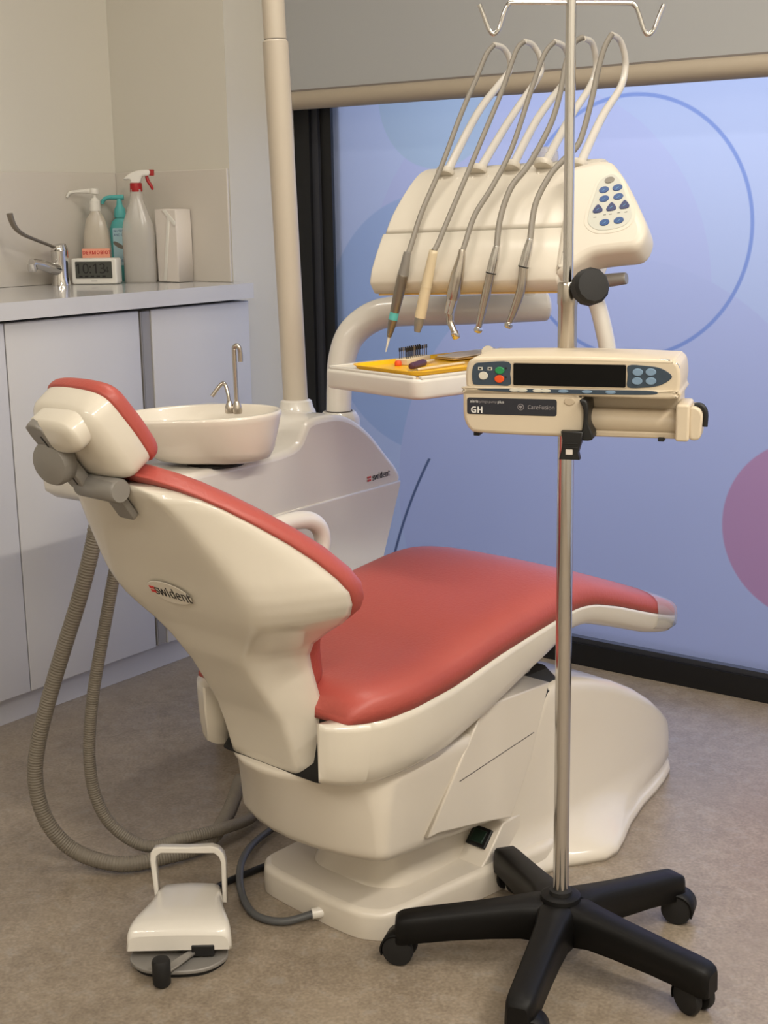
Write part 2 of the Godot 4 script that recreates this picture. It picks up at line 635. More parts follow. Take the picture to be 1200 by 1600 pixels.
func build_counter() -> void:
	var base := sbox("baseboard_left", Vector3(-2.47, 0.0, -2.60), Vector3(-2.411, 0.064, -0.65), M.cabinet)
	base.set_meta("label", "recessed plinth under the base cabinets")
	var spans := [[-0.70, -1.8455, "white base cabinet under the basin"], [-1.8485, -2.2255, "white base cabinet between the basin cabinet and the aluminium grip"], [-2.2645, -2.598, "white base cabinet with a vertical aluminium grip beside the window"]]
	for i in 3:
		var s = spans[i]
		var len_: float = s[0] - s[1]
		var mid: float = (s[0] + s[1]) * 0.5
		var o := thing("base_cabinet", s[2], "cabinet", Vector3(-2.40, 0.066, mid), 0.0, "base cabinets under the worktop")
		part(o, "carcass", plain_box(Vector3(0.42, 0.805, len_)), M.cabinet, Vector3(-0.21, 0.4035, 0))
		part(o, "door", rbox(Vector3(0.018, 0.805, len_), 0.0015), M.cabinet, Vector3(0.0105, 0.4035, 0))
		if i == 2:
			part(o, "grip_profile", plain_box(Vector3(0.012, 0.80, 0.026)), M.alu, Vector3(0.010, 0.4035, len_ * 0.5 + 0.014))
			part(o, "grip_lip", plain_box(Vector3(0.018, 0.80, 0.0025)), M.alu, Vector3(0.012, 0.4035, len_ * 0.5 + 0.034))
			part(o, "grip_groove", plain_box(Vector3(0.004, 0.80, 0.008)), M.black, Vector3(0.004, 0.4035, len_ * 0.5 + 0.030))
	var t := thing("worktop", "glossy white worktop with an integrated basin", "worktop", Vector3(-2.60, 0.879, -1.65))
	var slab := CSGBox3D.new()
	slab.name = "slab"
	slab.size = Vector3(0.472, 0.037, 1.895)
	slab.material = M.worktop
	t.add_child(slab)
	slab.position = Vector3(0.003, 0.0185, 0.0)
	var hole := CSGPolygon3D.new()
	hole.name = "basin_cut"
	hole.operation = CSGShape3D.OPERATION_SUBTRACTION
	hole.polygon = rrect(0.30, 1.0, 0.10, 8)
	hole.depth = 0.2
	hole.rotation_degrees.x = -90
	hole.position = Vector3(-0.01, -0.1, -0.12)
	hole.material = M.basin
	slab.add_child(hole)
	var rings := []
	for k in [[0.0, 0.034], [0.004, 0.02], [0.012, -0.06], [0.05, -0.115], [0.11, -0.125]]:
		var ring := PackedVector3Array()
		for p in rrect(0.302 - 2 * k[0], 1.002 - 2 * k[0], maxf(0.03, 0.10 - k[0]), 8):
			ring.append(Vector3(p.x - 0.007, k[1], -p.y - 0.12))
		rings.append(ring)
	part(t, "basin", loft(rings, false, false), M.basin)
	part(t, "basin_floor", extrude(rrect(0.09, 0.79, 0.04), 0.004, 0.001), M.basin, Vector3(-0.007, -0.127, -0.12), Vector3(-90, 0, 0))

# ---------------------------------------------------------------- dental chair
func rr_ring(y: float, hx: float, zr: float, zf: float, r: float, bow := 0.0, tilt := 0.0) -> PackedVector3Array:
	var out := PackedVector3Array()
	var n := 8
	for q in 4:
		var cx := (hx - r) * (1 if q == 0 or q == 3 else -1)
		var cz := (zr - r) if q < 2 else (zf + r)
		for i in n + 1:
			var a := PI * 0.5 * (q + float(i) / n)
			var x := cx + r * cos(a)
			var z := cz + r * sin(a)
			var f := clampf((z - zf) / (zr - zf), 0, 1)
			z += bow * (1.0 - x * x / (hx * hx)) * f * f
			out.append(Vector3(x, y + tilt * (zr - z) / (zr - zf), z))
		if q == 0 or q == 2:
			for i in range(1, 6):
				var x := lerpf(cx, -cx, i / 6.0)
				var z := zr if q == 0 else zf
				var f := clampf((z - zf) / (zr - zf), 0, 1)
				z += bow * (1.0 - x * x / (hx * hx)) * f * f
				out.append(Vector3(x, y + tilt * (zr - z) / (zr - zf), z))
	return out

func lerp_table(t: Array, z: float, col: int) -> float:
	for i in t.size() - 1:
		if z <= t[i][0] and z >= t[i + 1][0]:
			var u: float = (t[i][0] - z) / (t[i][0] - t[i + 1][0])
			return lerpf(t[i][col], t[i + 1][col], u)
	return t[0][col] if z > t[0][0] else t[t.size() - 1][col]

# z, half width, rim height, shell depth, cushion thickness, dish of the cushion
const SEAT := [
	[0.128, 0.085, 0.392, 0.080, 0.022, 0.0], [0.122, 0.120, 0.390, 0.088, 0.034, 0.002], [0.105, 0.150, 0.387, 0.095, 0.044, 0.006], [0.070, 0.178, 0.386, 0.100, 0.050, 0.010], [0.030, 0.192, 0.387, 0.102, 0.053, 0.012],
	[-0.02, 0.199, 0.391, 0.104, 0.055, 0.013], [-0.10, 0.202, 0.401, 0.106, 0.056, 0.013], [-0.21, 0.203, 0.424, 0.092, 0.056, 0.010], [-0.30, 0.203, 0.438, 0.070, 0.055, 0.005], [-0.36, 0.202, 0.446, 0.057, 0.054, 0.0], [-0.40, 0.201, 0.450, 0.042, 0.052, -0.003],
	[-0.43, 0.200, 0.450, 0.038, 0.050, -0.004], [-0.47, 0.199, 0.445, 0.038, 0.046, -0.004], [-0.546, 0.196, 0.423, 0.040, 0.043, -0.004], [-0.66, 0.188, 0.384, 0.040, 0.041, -0.004], [-0.73, 0.182, 0.362, 0.036, 0.037, -0.003], [-0.765, 0.174, 0.352, 0.030, 0.031, -0.002], [-0.782, 0.156, 0.348, 0.021, 0.022, 0.0], [-0.790, 0.110, 0.349, 0.010, 0.010, 0.0],
]

func seat_stations() -> Array:
	var zs := []
	for i in SEAT.size() - 1:
		for k in 4:
			zs.append(lerpf(SEAT[i][0], SEAT[i + 1][0], k / 4.0))
	zs.append(SEAT[SEAT.size() - 1][0])
	return zs

func smooth_table(z: float, col: int) -> float:
	var s := 0.0
	for d in [-0.012, -0.006, 0.0, 0.006, 0.012]:
		s += lerp_table(SEAT, clampf(z + d, -0.79, 0.128), col)
	return s / 5.0

func build_chair() -> void:
	var o := thing("dental_chair", "white dental chair with coral red upholstery and reclined headrest", "dental chair", Vector3(-1.31, 0, -1.54), -6.0)
	# base plate on the floor
	var plate := smooth2([Vector2(-0.138, 0.012), Vector2(-0.10, -0.006), Vector2(0.06, -0.012), Vector2(0.115, 0.0), Vector2(0.142, 0.035), Vector2(0.152, 0.14), Vector2(0.168, 0.28), Vector2(0.178, 0.38), Vector2(0.12, 0.44), Vector2(-0.12, 0.44), Vector2(-0.178, 0.38), Vector2(-0.165, 0.26), Vector2(-0.155, 0.10), Vector2(-0.152, 0.035)], 4)
	part(o, "base_plate", extrude(plate, 0.047, 0.012, 0.001, 4), M.body, Vector3(0, 0, 0), Vector3(-90, 0, 0))
	var sw := part(o, "power_switch", rbox(Vector3(0.040, 0.034, 0.006), 0.002), M.black, Vector3(0.119, 0.0795, -0.2580), Vector3(-42, 0, 0), "black power switch with a dark green rocker")
	part(sw, "rocker", rbox(Vector3(0.026, 0.022, 0.005), 0.001), M.switch_green, Vector3(0, 0, 0.003), Vector3(-6, 0, 0))
	part(o, "switch_ramp", extrude(PackedVector2Array([Vector2(0.215, 0.03), Vector2(0.226, 0.047), Vector2(0.240, 0.057), Vector2(0.282, 0.104), Vector2(0.33, 0.106), Vector2(0.33, 0.03)]), 0.300, 0.003, 0.003, 3, -0.150), M.body, Vector3.ZERO, Vector3(0, 90, 0))
	# lift column
	part(o, "lift_column", loft([rr_ring(0.03, 0.105, -0.05, -0.35, 0.06), rr_ring(0.06, 0.097, -0.062, -0.335, 0.06), rr_ring(0.10, 0.09, -0.072, -0.32, 0.06), rr_ring(0.18, 0.085, -0.08, -0.31, 0.06)]), M.body)
	# body below the seat
	part(o, "body_cover", loft([
		rr_ring(0.150, 0.10, -0.02, -0.24, 0.05, 0.02, -0.03), rr_ring(0.144, 0.135, 0.006, -0.27, 0.02, 0.033, -0.028), rr_ring(0.146, 0.152, 0.012, -0.285, 0.014, 0.040, -0.028), rr_ring(0.156, 0.158, 0.014, -0.295, 0.013, 0.044, -0.025), rr_ring(0.165, 0.159, 0.014, -0.295, 0.013, 0.046, -0.025), rr_ring(0.22, 0.162, 0.014, -0.335, 0.016, 0.068, -0.01), rr_ring(0.265, 0.165, 0.014, -0.355, 0.026, 0.088, 0.0),
		rr_ring(0.278, 0.167, 0.018, -0.32, 0.05, 0.094, 0.0), rr_ring(0.287, 0.166, 0.020, -0.29, 0.06, 0.097, 0.0), rr_ring(0.292, 0.164, 0.017, -0.27, 0.06, 0.096, 0.0), rr_ring(0.2925, 0.14, -0.02, -0.25, 0.06, 0.08, 0.0)]), M.body)
	part(o, "side_panel", extrude(PackedVector2Array([Vector2(0.075, 0.158), Vector2(0.10, 0.157), Vector2(0.225, 0.133), Vector2(0.280, 0.120), Vector2(0.333, 0.205), Vector2(0.383, 0.325), Vector2(0.212, 0.331)]), 0.12, 0.003, 0.002, 4, 0.0475), M.body, Vector3.ZERO, Vector3(0, 90, 0))
	part(o, "side_panel", extrude(PackedVector2Array([Vector2(0.075, 0.158), Vector2(0.10, 0.157), Vector2(0.225, 0.133), Vector2(0.280, 0.120), Vector2(0.333, 0.205), Vector2(0.383, 0.325), Vector2(0.212, 0.331)]), 0.12, 0.002, 0.003, 4, -0.1675), M.body, Vector3.ZERO, Vector3(0, 90, 0))
	part(o, "panel_seam", tube([Vector3(0.1672, 0.226, -0.15), Vector3(0.1672, 0.240, -0.26), Vector3(0.1672, 0.250, -0.340)], 0.0010, 6, 3), M.seam)
	# hood in front
	var hood := []
	for s in [[-0.262, 0.045, 0.135, 0.175], [-0.268, 0.075, 0.14, 0.178], [-0.30, 0.135, 0.146, 0.182], [-0.345, 0.215, 0.151, 0.187], [-0.385, 0.283, 0.154, 0.198], [-0.394, 0.298, 0.154, 0.201], [-0.402, 0.305, 0.155, 0.206], [-0.415, 0.3085, 0.156, 0.214], [-0.43, 0.3095, 0.156, 0.222], [-0.455, 0.308, 0.157, 0.236], [-0.49, 0.300, 0.157, 0.236], [-0.53, 0.289, 0.156, 0.222], [-0.60, 0.265, 0.154, 0.192], [-0.68, 0.226, 0.149, 0.166], [-0.75, 0.184, 0.141, 0.150], [-0.80, 0.150, 0.130, 0.136], [-0.85, 0.115, 0.113, 0.118], [-0.88, 0.085, 0.094, 0.098], [-0.893, 0.06, 0.075, 0.078], [-0.90, 0.03, 0.05, 0.052]]:
		var z: float = s[0]
		var top: float = s[1]
		var ws: float = s[2]
		var wb: float = s[3]
		var half := [Vector2(wb, 0.0), Vector2(wb + 0.001, 0.010), Vector2(wb - 0.004, 0.018), Vector2(wb - 0.012, minf(0.024, top * 0.35)), Vector2(lerpf(wb, ws, 0.5), minf(0.036, top * 0.4)), Vector2(lerpf(wb, ws, 0.88), minf(0.058, top * 0.5)), Vector2(ws + 0.001, minf(0.085, top * 0.6)), Vector2(ws, top * 0.75), Vector2(ws - 0.001, top - minf(0.026, top * 0.2)), Vector2(ws - 0.002, top - minf(0.014, top * 0.12)), Vector2(ws - 0.006, top - minf(0.005, top * 0.04)), Vector2(ws - 0.014, top - 0.0005), Vector2(ws - 0.028, top), Vector2(ws * 0.5, top + 0.002)]
		var ring := PackedVector3Array()
		for p in half:
			ring.append(Vector3(p.x, p.y, z))
		half.reverse()
		for p in half:
			ring.append(Vector3(-p.x, p.y, z))
		hood.append(ring)
	part(o, "front_hood", loft(hood), M.body)
	part(o, "hood_gap_shade", loft([rr_ring(0.15, 0.146, -0.22, -0.37, 0.01), rr_ring(0.20, 0.149, -0.25, -0.40, 0.01), rr_ring(0.30, 0.150, -0.30, -0.45, 0.01), rr_ring(0.325, 0.12, -0.30, -0.45, 0.02)]), M.rubber)  # dark block painting the shade in the gap between body and hood
	part(o, "seat_support", loft([rr_ring(0.26, 0.10, -0.20, -0.42, 0.04), rr_ring(0.34, 0.12, -0.18, -0.44, 0.04, 0.0, 0.04), rr_ring(0.385, 0.15, -0.16, -0.46, 0.04, 0.0, 0.045)]), M.body)
	# seat shell and cushion follow one path from the back to the foot end
	var shell := []
	var cush := []
	var cover := []
	for z in seat_stations():
		var w := smooth_table(z, 1)
		var y := smooth_table(z, 2)
		var h := smooth_table(z, 3)
		var th := smooth_table(z, 4)
		var dish := smooth_table(z, 5)
		if z > 0.040:
			var q := clampf((z - 0.040) / 0.0486, 0.0, 1.0)
			th *= lerpf(0.15, 1.0, sqrt(1.0 - q * q))
		var ring := PackedVector3Array()
		for p in [Vector2(1.0, 0.0), Vector2(1.0, -0.12), Vector2(0.994, -0.35), Vector2(0.975, -0.65), Vector2(0.94, -0.88), Vector2(0.88, -0.98), Vector2(0.6, -1.0)]:
			ring.append(Vector3(p.x * w, y + p.y * h, z))
		for p in [Vector2(-0.6, -1.0), Vector2(-0.88, -0.98), Vector2(-0.94, -0.88), Vector2(-0.975, -0.65), Vector2(-0.994, -0.35), Vector2(-1.0, -0.12), Vector2(-1.0, 0.0)]:
			ring.append(Vector3(p.x * w, y + p.y * h, z))
		if z < 0.066:
			shell.append(ring)
		ring = PackedVector3Array()
		var n := 11
		for i in n * 2 + 1:
			var u := float(i) / (2 * n) * PI
			var cx := signf(cos(u)) * pow(absf(cos(u)), 0.42)
			var sy := pow(maxf(sin(u), 0.0), 0.55)
			var yy := y + 0.001 + th * sy - dish * (1.0 - cx * cx) * sy
			ring.append(Vector3((w - 0.001) * cx * (1.0 + 0.008 * sin(u * 2.0) * signf(cos(u))), yy, z))
		for i in range(1, 6):
			ring.append(Vector3(lerpf(-w * 0.97, w * 0.97, i / 6.0), y - 0.004, z))
		if z < 0.0885:
			cush.append(ring)
		if z < -0.665:
			ring = PackedVector3Array()
			for i in 24:
				var u := TAU * i / 24
				var cx := signf(cos(u)) * pow(absf(cos(u)), 0.4)
				var sy := signf(sin(u)) * pow(absf(sin(u)), 0.5)
				ring.append(Vector3((w + 0.003) * cx, y + sy * ((th + 0.003) if sy > 0 else (h + 0.003)), z - (0.004 if z < -0.75 else 0.0)))
			cover.append(ring)
	part(o, "seat_shell", loft(shell), M.shell)
	part(o, "seat_cushion", loft(cush, true), M.red, Vector3.ZERO, Vector3.ZERO, "coral red seat and leg cushion")
	part(o, "foot_end_sleeve", loft(cover, false, false), M.film_clear, Vector3.ZERO, Vector3.ZERO, "clear plastic sleeve over the foot end")
	# backrest: dish-shaped shell, cushion in front
	# y, half width, rim z, rear z
	var back := [[0.288, 0.097, 0.050, 0.098], [0.293, 0.102, 0.050, 0.104], [0.34, 0.102, 0.058, 0.117], [0.38, 0.100, 0.068, 0.132], [0.42, 0.098, 0.080, 0.156], [0.46, 0.098, 0.092, 0.180], [0.482, 0.103, 0.100, 0.195], [0.502, 0.116, 0.104, 0.206], [0.525, 0.148, 0.107, 0.218], [0.545, 0.180, 0.110, 0.231], [0.562, 0.200, 0.113, 0.242], [0.580, 0.211, 0.118, 0.252], [0.600, 0.216, 0.128, 0.262], [0.620, 0.212, 0.145, 0.272], [0.645, 0.200, 0.170, 0.286], [0.675, 0.184, 0.206, 0.303], [0.705, 0.165, 0.247, 0.320], [0.728, 0.146, 0.280, 0.334], [0.742, 0.128, 0.302, 0.344], [0.752, 0.104, 0.320, 0.349], [0.757, 0.075, 0.331, 0.348]]
	var rings := []
	for i in back.size() - 1:
		for k in 3:
			var u := k / 3.0
			var b0 = back[i]
			var b1 = back[i + 1]
			rings.append(back_ring(lerpf(b0[0], b1[0], u), lerpf(b0[1], b1[1], u), lerpf(b0[2], b1[2], u), lerpf(b0[3], b1[3], u)))
	rings.append(back_ring(0.757, 0.075, 0.331, 0.348))
	part(o, "backrest_shell", loft(rings), M.shell)
	var cr := []
	for b in [[0.40, 0.05, 0.072, 0.02], [0.405, 0.075, 0.074, 0.035], [0.43, 0.086, 0.082, 0.045], [0.47, 0.094, 0.096, 0.05], [0.487, 0.101, 0.101, 0.05], [0.505, 0.115, 0.104, 0.05], [0.525, 0.145, 0.107, 0.05], [0.545, 0.179, 0.110, 0.05], [0.562, 0.201, 0.113, 0.05], [0.580, 0.2135, 0.118, 0.05], [0.600, 0.219, 0.128, 0.05], [0.622, 0.216, 0.146, 0.05], [0.647, 0.2045, 0.170, 0.048], [0.677, 0.1885, 0.206, 0.045], [0.707, 0.169, 0.247, 0.042], [0.732, 0.150, 0.282, 0.038], [0.748, 0.131, 0.305, 0.034], [0.760, 0.108, 0.322, 0.028], [0.768, 0.078, 0.331, 0.02], [0.771, 0.04, 0.334, 0.012]]:
		var ring := PackedVector3Array()
		for i in 24:
			var u := TAU * i / 24
			var cx := signf(cos(u)) * pow(absf(cos(u)), 0.5)
			var sz := signf(sin(u)) * pow(absf(sin(u)), 0.7)
			ring.append(Vector3(b[1] * cx, b[0] + (0.010 if sz < 0 else 0.0) * -sz, b[2] + (sz * b[3] if sz < 0 else sz * 0.012)))
		cr.append(ring)
	part(o, "back_cushion", loft(cr, true), M.red, Vector3.ZERO, Vector3.ZERO, "coral red back cushion")
	part(o, "stem_gap_shade", loft([rr_ring(0.289, 0.112, 0.100, 0.0, 0.02), rr_ring(0.292, 0.115, 0.104, 0.0, 0.02), rr_ring(0.31, 0.115, 0.085, 0.0, 0.02), rr_ring(0.38, 0.115, 0.080, 0.0, 0.02)]), M.rubber, Vector3(0.012, 0, 0))  # dark filler standing for the shade in the slot around the stem
	# the two ends of the shell rim on either side of the stem
	for side in [1, -1]:
		var horn := []
		for z in seat_stations():
			var inner := 0.1275 if side > 0 else 0.1035
			if z < 0.0599 or z > (0.1176 if side > 0 else 0.1246):
				continue
			var w := smooth_table(z, 1)
			var y := smooth_table(z, 2)
			var h := smooth_table(z, 3)
			var ring := PackedVector3Array()
			for p in [Vector2(1.0, 0.0), Vector2(1.0, -0.12), Vector2(0.994, -0.35), Vector2(0.975, -0.65), Vector2(0.94, -0.88), Vector2(0.88, -0.98)]:
				ring.append(Vector3(side * maxf(inner + 0.0003, p.x * w), y + p.y * h, z))
			ring.append(Vector3(side * inner, y - 0.98 * h, z))
			ring.append(Vector3(side * inner, y - 0.5 * h, z))
			ring.append(Vector3(side * inner, y, z))
			horn.append(ring)
		part(o, "shell_rim_end", loft(horn), M.shell)
	# emblem on the back
	var e := part(o, "emblem_plate", extrude(circle(0.047, 40, Vector2.ZERO, 0.019), 0.0015, 0.001), M.shell, Vector3(-0.004, 0.588, 0.2590), Vector3(28, 0, 0))
	part(e, "emblem_lettering", words("swident", 0.017, 0.0008), M.letter_black, Vector3(0.008, 0, 0.0016))
	for p in [[1, 1], [1, -1], [-1, 1], [-1, -1]]:
		part(e, "emblem_mark", rbox(Vector3(0.0045, 0.0045, 0.001), 0.0003), M.red_print, Vector3(-0.0345 + p[0] * 0.0031, p[1] * 0.0034, 0.0018))
	# headrest
	var h := part(o, "headrest", pillow(smooth2([Vector2(-0.070, 0.02), Vector2(-0.062, 0.052), Vector2(-0.03, 0.062), Vector2(0.03, 0.062), Vector2(0.062, 0.052), Vector2(0.070, 0.02), Vector2(0.071, -0.025), Vector2(0.060, -0.055), Vector2(0.0, -0.064), Vector2(-0.060, -0.055), Vector2(-0.071, -0.025)], 4), 0.050, 0.030, 0.003), M.shell, Vector3(-0.012, 0.832, 0.352), Vector3(36, 0, 0), "white shell of the headrest")
	part(h, "headrest_cushion", pillow(smooth2([Vector2(-0.072, 0.02), Vector2(-0.064, 0.054), Vector2(-0.03, 0.064), Vector2(0.03, 0.064), Vector2(0.064, 0.054), Vector2(0.072, 0.02), Vector2(0.073, -0.025), Vector2(0.062, -0.057), Vector2(0.0, -0.066), Vector2(-0.062, -0.057), Vector2(-0.073, -0.025)], 4), 0.028, 0.005, 0.024), M.red, Vector3(0, 0, -0.026))
	part(h, "headrest_boss", pillow(smooth2([Vector2(-0.052, 0.018), Vector2(-0.038, 0.026), Vector2(0.022, 0.026), Vector2(0.040, 0.012), Vector2(0.036, -0.012), Vector2(0.004, -0.024), Vector2(-0.038, -0.022), Vector2(-0.055, -0.004)], 5), 0.034, 0.013, 0.001), M.shell, Vector3(0.016, 0.032, 0.034), Vector3(-4, 0, 0))
	var br := part(o, "headrest_bracket", extrude(smooth2([Vector2(-0.017, 0.055), Vector2(0.017, 0.055), Vector2(0.017, 0.0), Vector2(0.016, -0.05), Vector2(-0.016, -0.05), Vector2(-0.017, 0.0)], 3), 0.016, 0.003), M.bracket, Vector3(-0.030, 0.799, 0.394), Vector3(36, 0, 0), "grey metal headrest bracket")
	part(br, "bracket_slot", plain_box(Vector3(0.0025, 0.085, 0.0165)), M.black, Vector3(0.007, 0.0, 0.0085))
	part(br, "hinge_pin", lathe([Vector2(0.0, -0.042), Vector2(0.014, -0.042), Vector2(0.016, -0.039), Vector2(0.016, 0.039), Vector2(0.014, 0.042), Vector2(0.0, 0.042)], 20), M.bracket, Vector3(0.033, -0.055, 0.004), Vector3(0, 0, 90))
	part(o, "headrest_knob", lathe([Vector2(0.0, 0.0), Vector2(0.012, 0.0), Vector2(0.012, 0.014), Vector2(0.027, 0.016), Vector2(0.030, 0.020), Vector2(0.030, 0.034), Vector2(0.027, 0.039), Vector2(0.018, 0.042), Vector2(0.0, 0.043)], 28), M.bracket, Vector3(-0.0386, 0.793, 0.381), Vector3(101, 12, 0))
	part(o, "headrest_stem", extrude(rrect(0.034, 0.062, 0.006), 0.010, 0.002), M.bracket, Vector3(0.012, 0.737, 0.343), Vector3(35, 0, 0))
	# far armrest
	part(o, "armrest", tube([Vector3(-0.235, 0.50, 0.02), Vector3(-0.238, 0.552, -0.06), Vector3(-0.24, 0.570, -0.14), Vector3(-0.242, 0.572, -0.21), Vector3(-0.243, 0.560, -0.250), Vector3(-0.243, 0.530, -0.268), Vector3(-0.242, 0.480, -0.258), Vector3(-0.238, 0.420, -0.235), Vector3(-0.20, 0.36, -0.20)], [0.012, 0.015, 0.016, 0.016, 0.016, 0.015, 0.014, 0.013, 0.013], 14, 6), M.plastic, Vector3.ZERO, Vector3.ZERO, "white looped armrest on the far side")

func back_ring(y: float, w: float, zr: float, zc: float) -> PackedVector3Array:
	var ring := PackedVector3Array()
	var prof := [Vector2(1.0, 0.0), Vector2(0.995, 0.10), Vector2(0.98, 0.20), Vector2(0.94, 0.36), Vector2(0.88, 0.54), Vector2(0.82, 0.70), Vector2(0.77, 0.82), Vector2(0.735, 0.89), Vector2(0.70, 0.94), Vector2(0.66, 0.97), Vector2(0.60, 0.985), Vector2(0.45, 0.995), Vector2(0.22, 1.0)]
	for p in prof:
		ring.append(Vector3(w * p.x, y, zr + (zc - zr) * p.y))
	ring.append(Vector3(0, y, zc))
	for i in prof.size():
		var p: Vector2 = prof[prof.size() - 1 - i]
		ring.append(Vector3(-w * p.x, y, zr + (zc - zr) * p.y))
	for i in range(1, 12):
		ring.append(Vector3(lerpf(-w, w, i / 12.0), y, zr - 0.002))
	return ring

# ---------------------------------------------------------------- cuspidor unit
func shifted(pts: Array, by: Vector3) -> Array:
	var out := []
	for p in pts:
		out.append(p - by)
	return out

func build_unit() -> void:
	var at := Vector3(-1.80, 0, -1.92)
	var o := thing("cuspidor_unit", "white dental unit with rinsing bowl, lamp post and curved arm behind the chair", "dental unit", at)
	# outline: x runs towards the window, y up
	var outline := PackedVector2Array([Vector2(0.09, 0.0), Vector2(0.08, 0.25), Vector2(0.02, 0.41), Vector2(-0.13, 0.54), Vector2(-0.30, 0.59)])
	outline.append_array(PackedVector2Array(spline([Vector2(-0.322, 0.605), Vector2(-0.325, 0.635), Vector2(-0.312, 0.655), Vector2(-0.28, 0.662), Vector2(-0.12, 0.662), Vector2(-0.04, 0.664), Vector2(0.0, 0.672), Vector2(0.018, 0.692), Vector2(0.032, 0.708), Vector2(0.06, 0.714), Vector2(0.12, 0.712), Vector2(0.17, 0.696), Vector2(0.225, 0.660), Vector2(0.275, 0.612), Vector2(0.308, 0.580), Vector2(0.320, 0.560)], 3)))
	outline.append_array(PackedVector2Array([Vector2(0.316, 0.545), Vector2(0.258, 0.417), Vector2(0.21, 0.22), Vector2(0.195, 0.0)]))
	part(o, "body", extrude(outline, 0.335, 0.012, 0.012, 4, -0.185), M.plastic, Vector3.ZERO, Vector3(0, 90, 0))
	part(o, "side_door", extrude(PackedVector2Array([Vector2(0.09, 0.26), Vector2(0.197, 0.26), Vector2(0.212, 0.30), Vector2(0.255, 0.417), Vector2(0.311, 0.545), Vector2(0.312, 0.553), Vector2(-0.075, 0.553), Vector2(-0.07, 0.515), Vector2(0.03, 0.42)]), 0.010, 0.003), M.plastic, Vector3(0.145, 0, 0), Vector3(0, 90, 0))
	part(o, "door_catch", rbox(Vector3(0.055, 0.02, 0.006), 0.002), M.plastic, Vector3(0.153, 0.545, 0.112), Vector3(0, 90, 0))
	# lettering on the side
	part(o, "lettering", words("swident", 0.0125, 0.0006), M.letter_black, Vector3(0.1515, 0.5735, -0.250), Vector3(0, 90, 1.2))
	for p in [[1, 1], [1, -1], [-1, 1], [-1, -1]]:
		part(o, "emblem_mark", rbox(Vector3(0.0042, 0.0042, 0.0008), 0.0002), M.red_print, Vector3(0.1515, 0.5725 + p[1] * 0.0031, -0.211 - p[0] * 0.0031), Vector3(0, 90, 0))
	# rinsing bowl
	var rings := []
	for k in [[0.40, 0.643, 0.030], [0.54, 0.641, 0.028], [0.68, 0.646, 0.024], [0.80, 0.662, 0.015], [0.91, 0.688, 0.006], [0.985, 0.712, 0.0], [1.0, 0.720, 0.0], [0.99, 0.7245, 0.0], [0.965, 0.7255, 0.0], [0.94, 0.722, 0.0], [0.90, 0.712, 0.0], [0.80, 0.688, 0.0], [0.60, 0.672, 0.0], [0.25, 0.666, 0.0]]:
		var ring := PackedVector3Array()
		for i in 56:
			var u := TAU * i / 56
			var waist := 1.0 - 0.13 * exp(-pow((wrapf(u - PI * 0.56, -PI, PI)) / 0.5, 2.0))
			var p: Vector2 = Vector2(0.146 * cos(u), 0.103 * sin(u) * waist) * k[0]
			ring.append(Vector3(p.x + k[2], k[1] + 0.003 * cos(u) * (1.0 if k[0] > 0.9 else 0.0), p.y))
		rings.append(ring)
	var bowl := part(o, "rinsing_bowl", loft(rings), M.ceramic, Vector3(0.092, 0.027, 0.196), Vector3(0, 37, 0))
	part(o, "bowl_gap_shade", lathe([Vector2(0, 0), Vector2(0.05, 0), Vector2(0.052, 0.005), Vector2(0.045, 0.008), Vector2(0.0, 0.008)]), M.rubber, Vector3(0.114, 0.6600, 0.180))  # dark disc in place of the shaded gap under the bowl
	part(bowl, "drain", lathe([Vector2(0, 0), Vector2(0.02, 0), Vector2(0.02, 0.002), Vector2(0, 0.003)]), M.chrome, Vector3(0, 0.666, 0))
	var f0 := Vector3(0.116, 0.7445, 0.122)
	var tap := part(o, "cup_filler", tube([Vector3(0, 0, 0), Vector3(-0.001, 0.05, 0), Vector3(-0.002, 0.106, 0.0), Vector3(-0.001, 0.115, 0.0), Vector3(0.003, 0.1185, -0.002), Vector3(0.007, 0.114, -0.004), Vector3(0.008, 0.105, -0.005), Vector3(0.008, 0.090, -0.005)], 0.0042, 12, 5), M.steel, f0)
	part(tap, "collar", lathe([Vector2(0, -0.002), Vector2(0.008, -0.002), Vector2(0.009, 0.002), Vector2(0.0085, 0.010), Vector2(0.005, 0.020), Vector2(0, 0.021)], 18), M.steel)
	var f1 := Vector3(0.102, 0.7445, 0.126)
	var rinse := part(o, "bowl_rinser", tube([Vector3(0, 0, 0), Vector3(-0.003, 0.022, -0.002), Vector3(-0.007, 0.036, -0.003), Vector3(-0.013, 0.049, -0.003), Vector3(-0.019, 0.047, 0.002), Vector3(-0.029, 0.028, 0.014)], 0.0036, 12, 5), M.steel, f1)
	part(rinse, "collar", lathe([Vector2(0, -0.002), Vector2(0.008, -0.002), Vector2(0.009, 0.002), Vector2(0.0085, 0.010), Vector2(0.004, 0.020), Vector2(0, 0.021)], 18), M.steel)
	# lamp post in two sections
	var foot := Vector3(0.02, 0.70, -0.15)
	var lean := Vector3(-0.021, 1.0, 0.0155)
	var post := part(o, "lamp_post", tube([foot + lean * 0.0, foot + lean * 0.70], 0.0242, 28, 1), M.lamp_post)
	part(post, "post_joint", tube([foot + lean * 0.698, foot + lean * 0.704], [0.0235, 0.0205], 28, 1), M.lamp_post)
	part(post, "joint_line", tube([foot + lean * 0.7035, foot + lean * 0.7058], 0.0203, 28, 1), M.seam)
	part(post, "upper_post", tube([foot + lean * 0.705, foot + lean * 1.89], 0.0212, 28, 1), M.lamp_post)
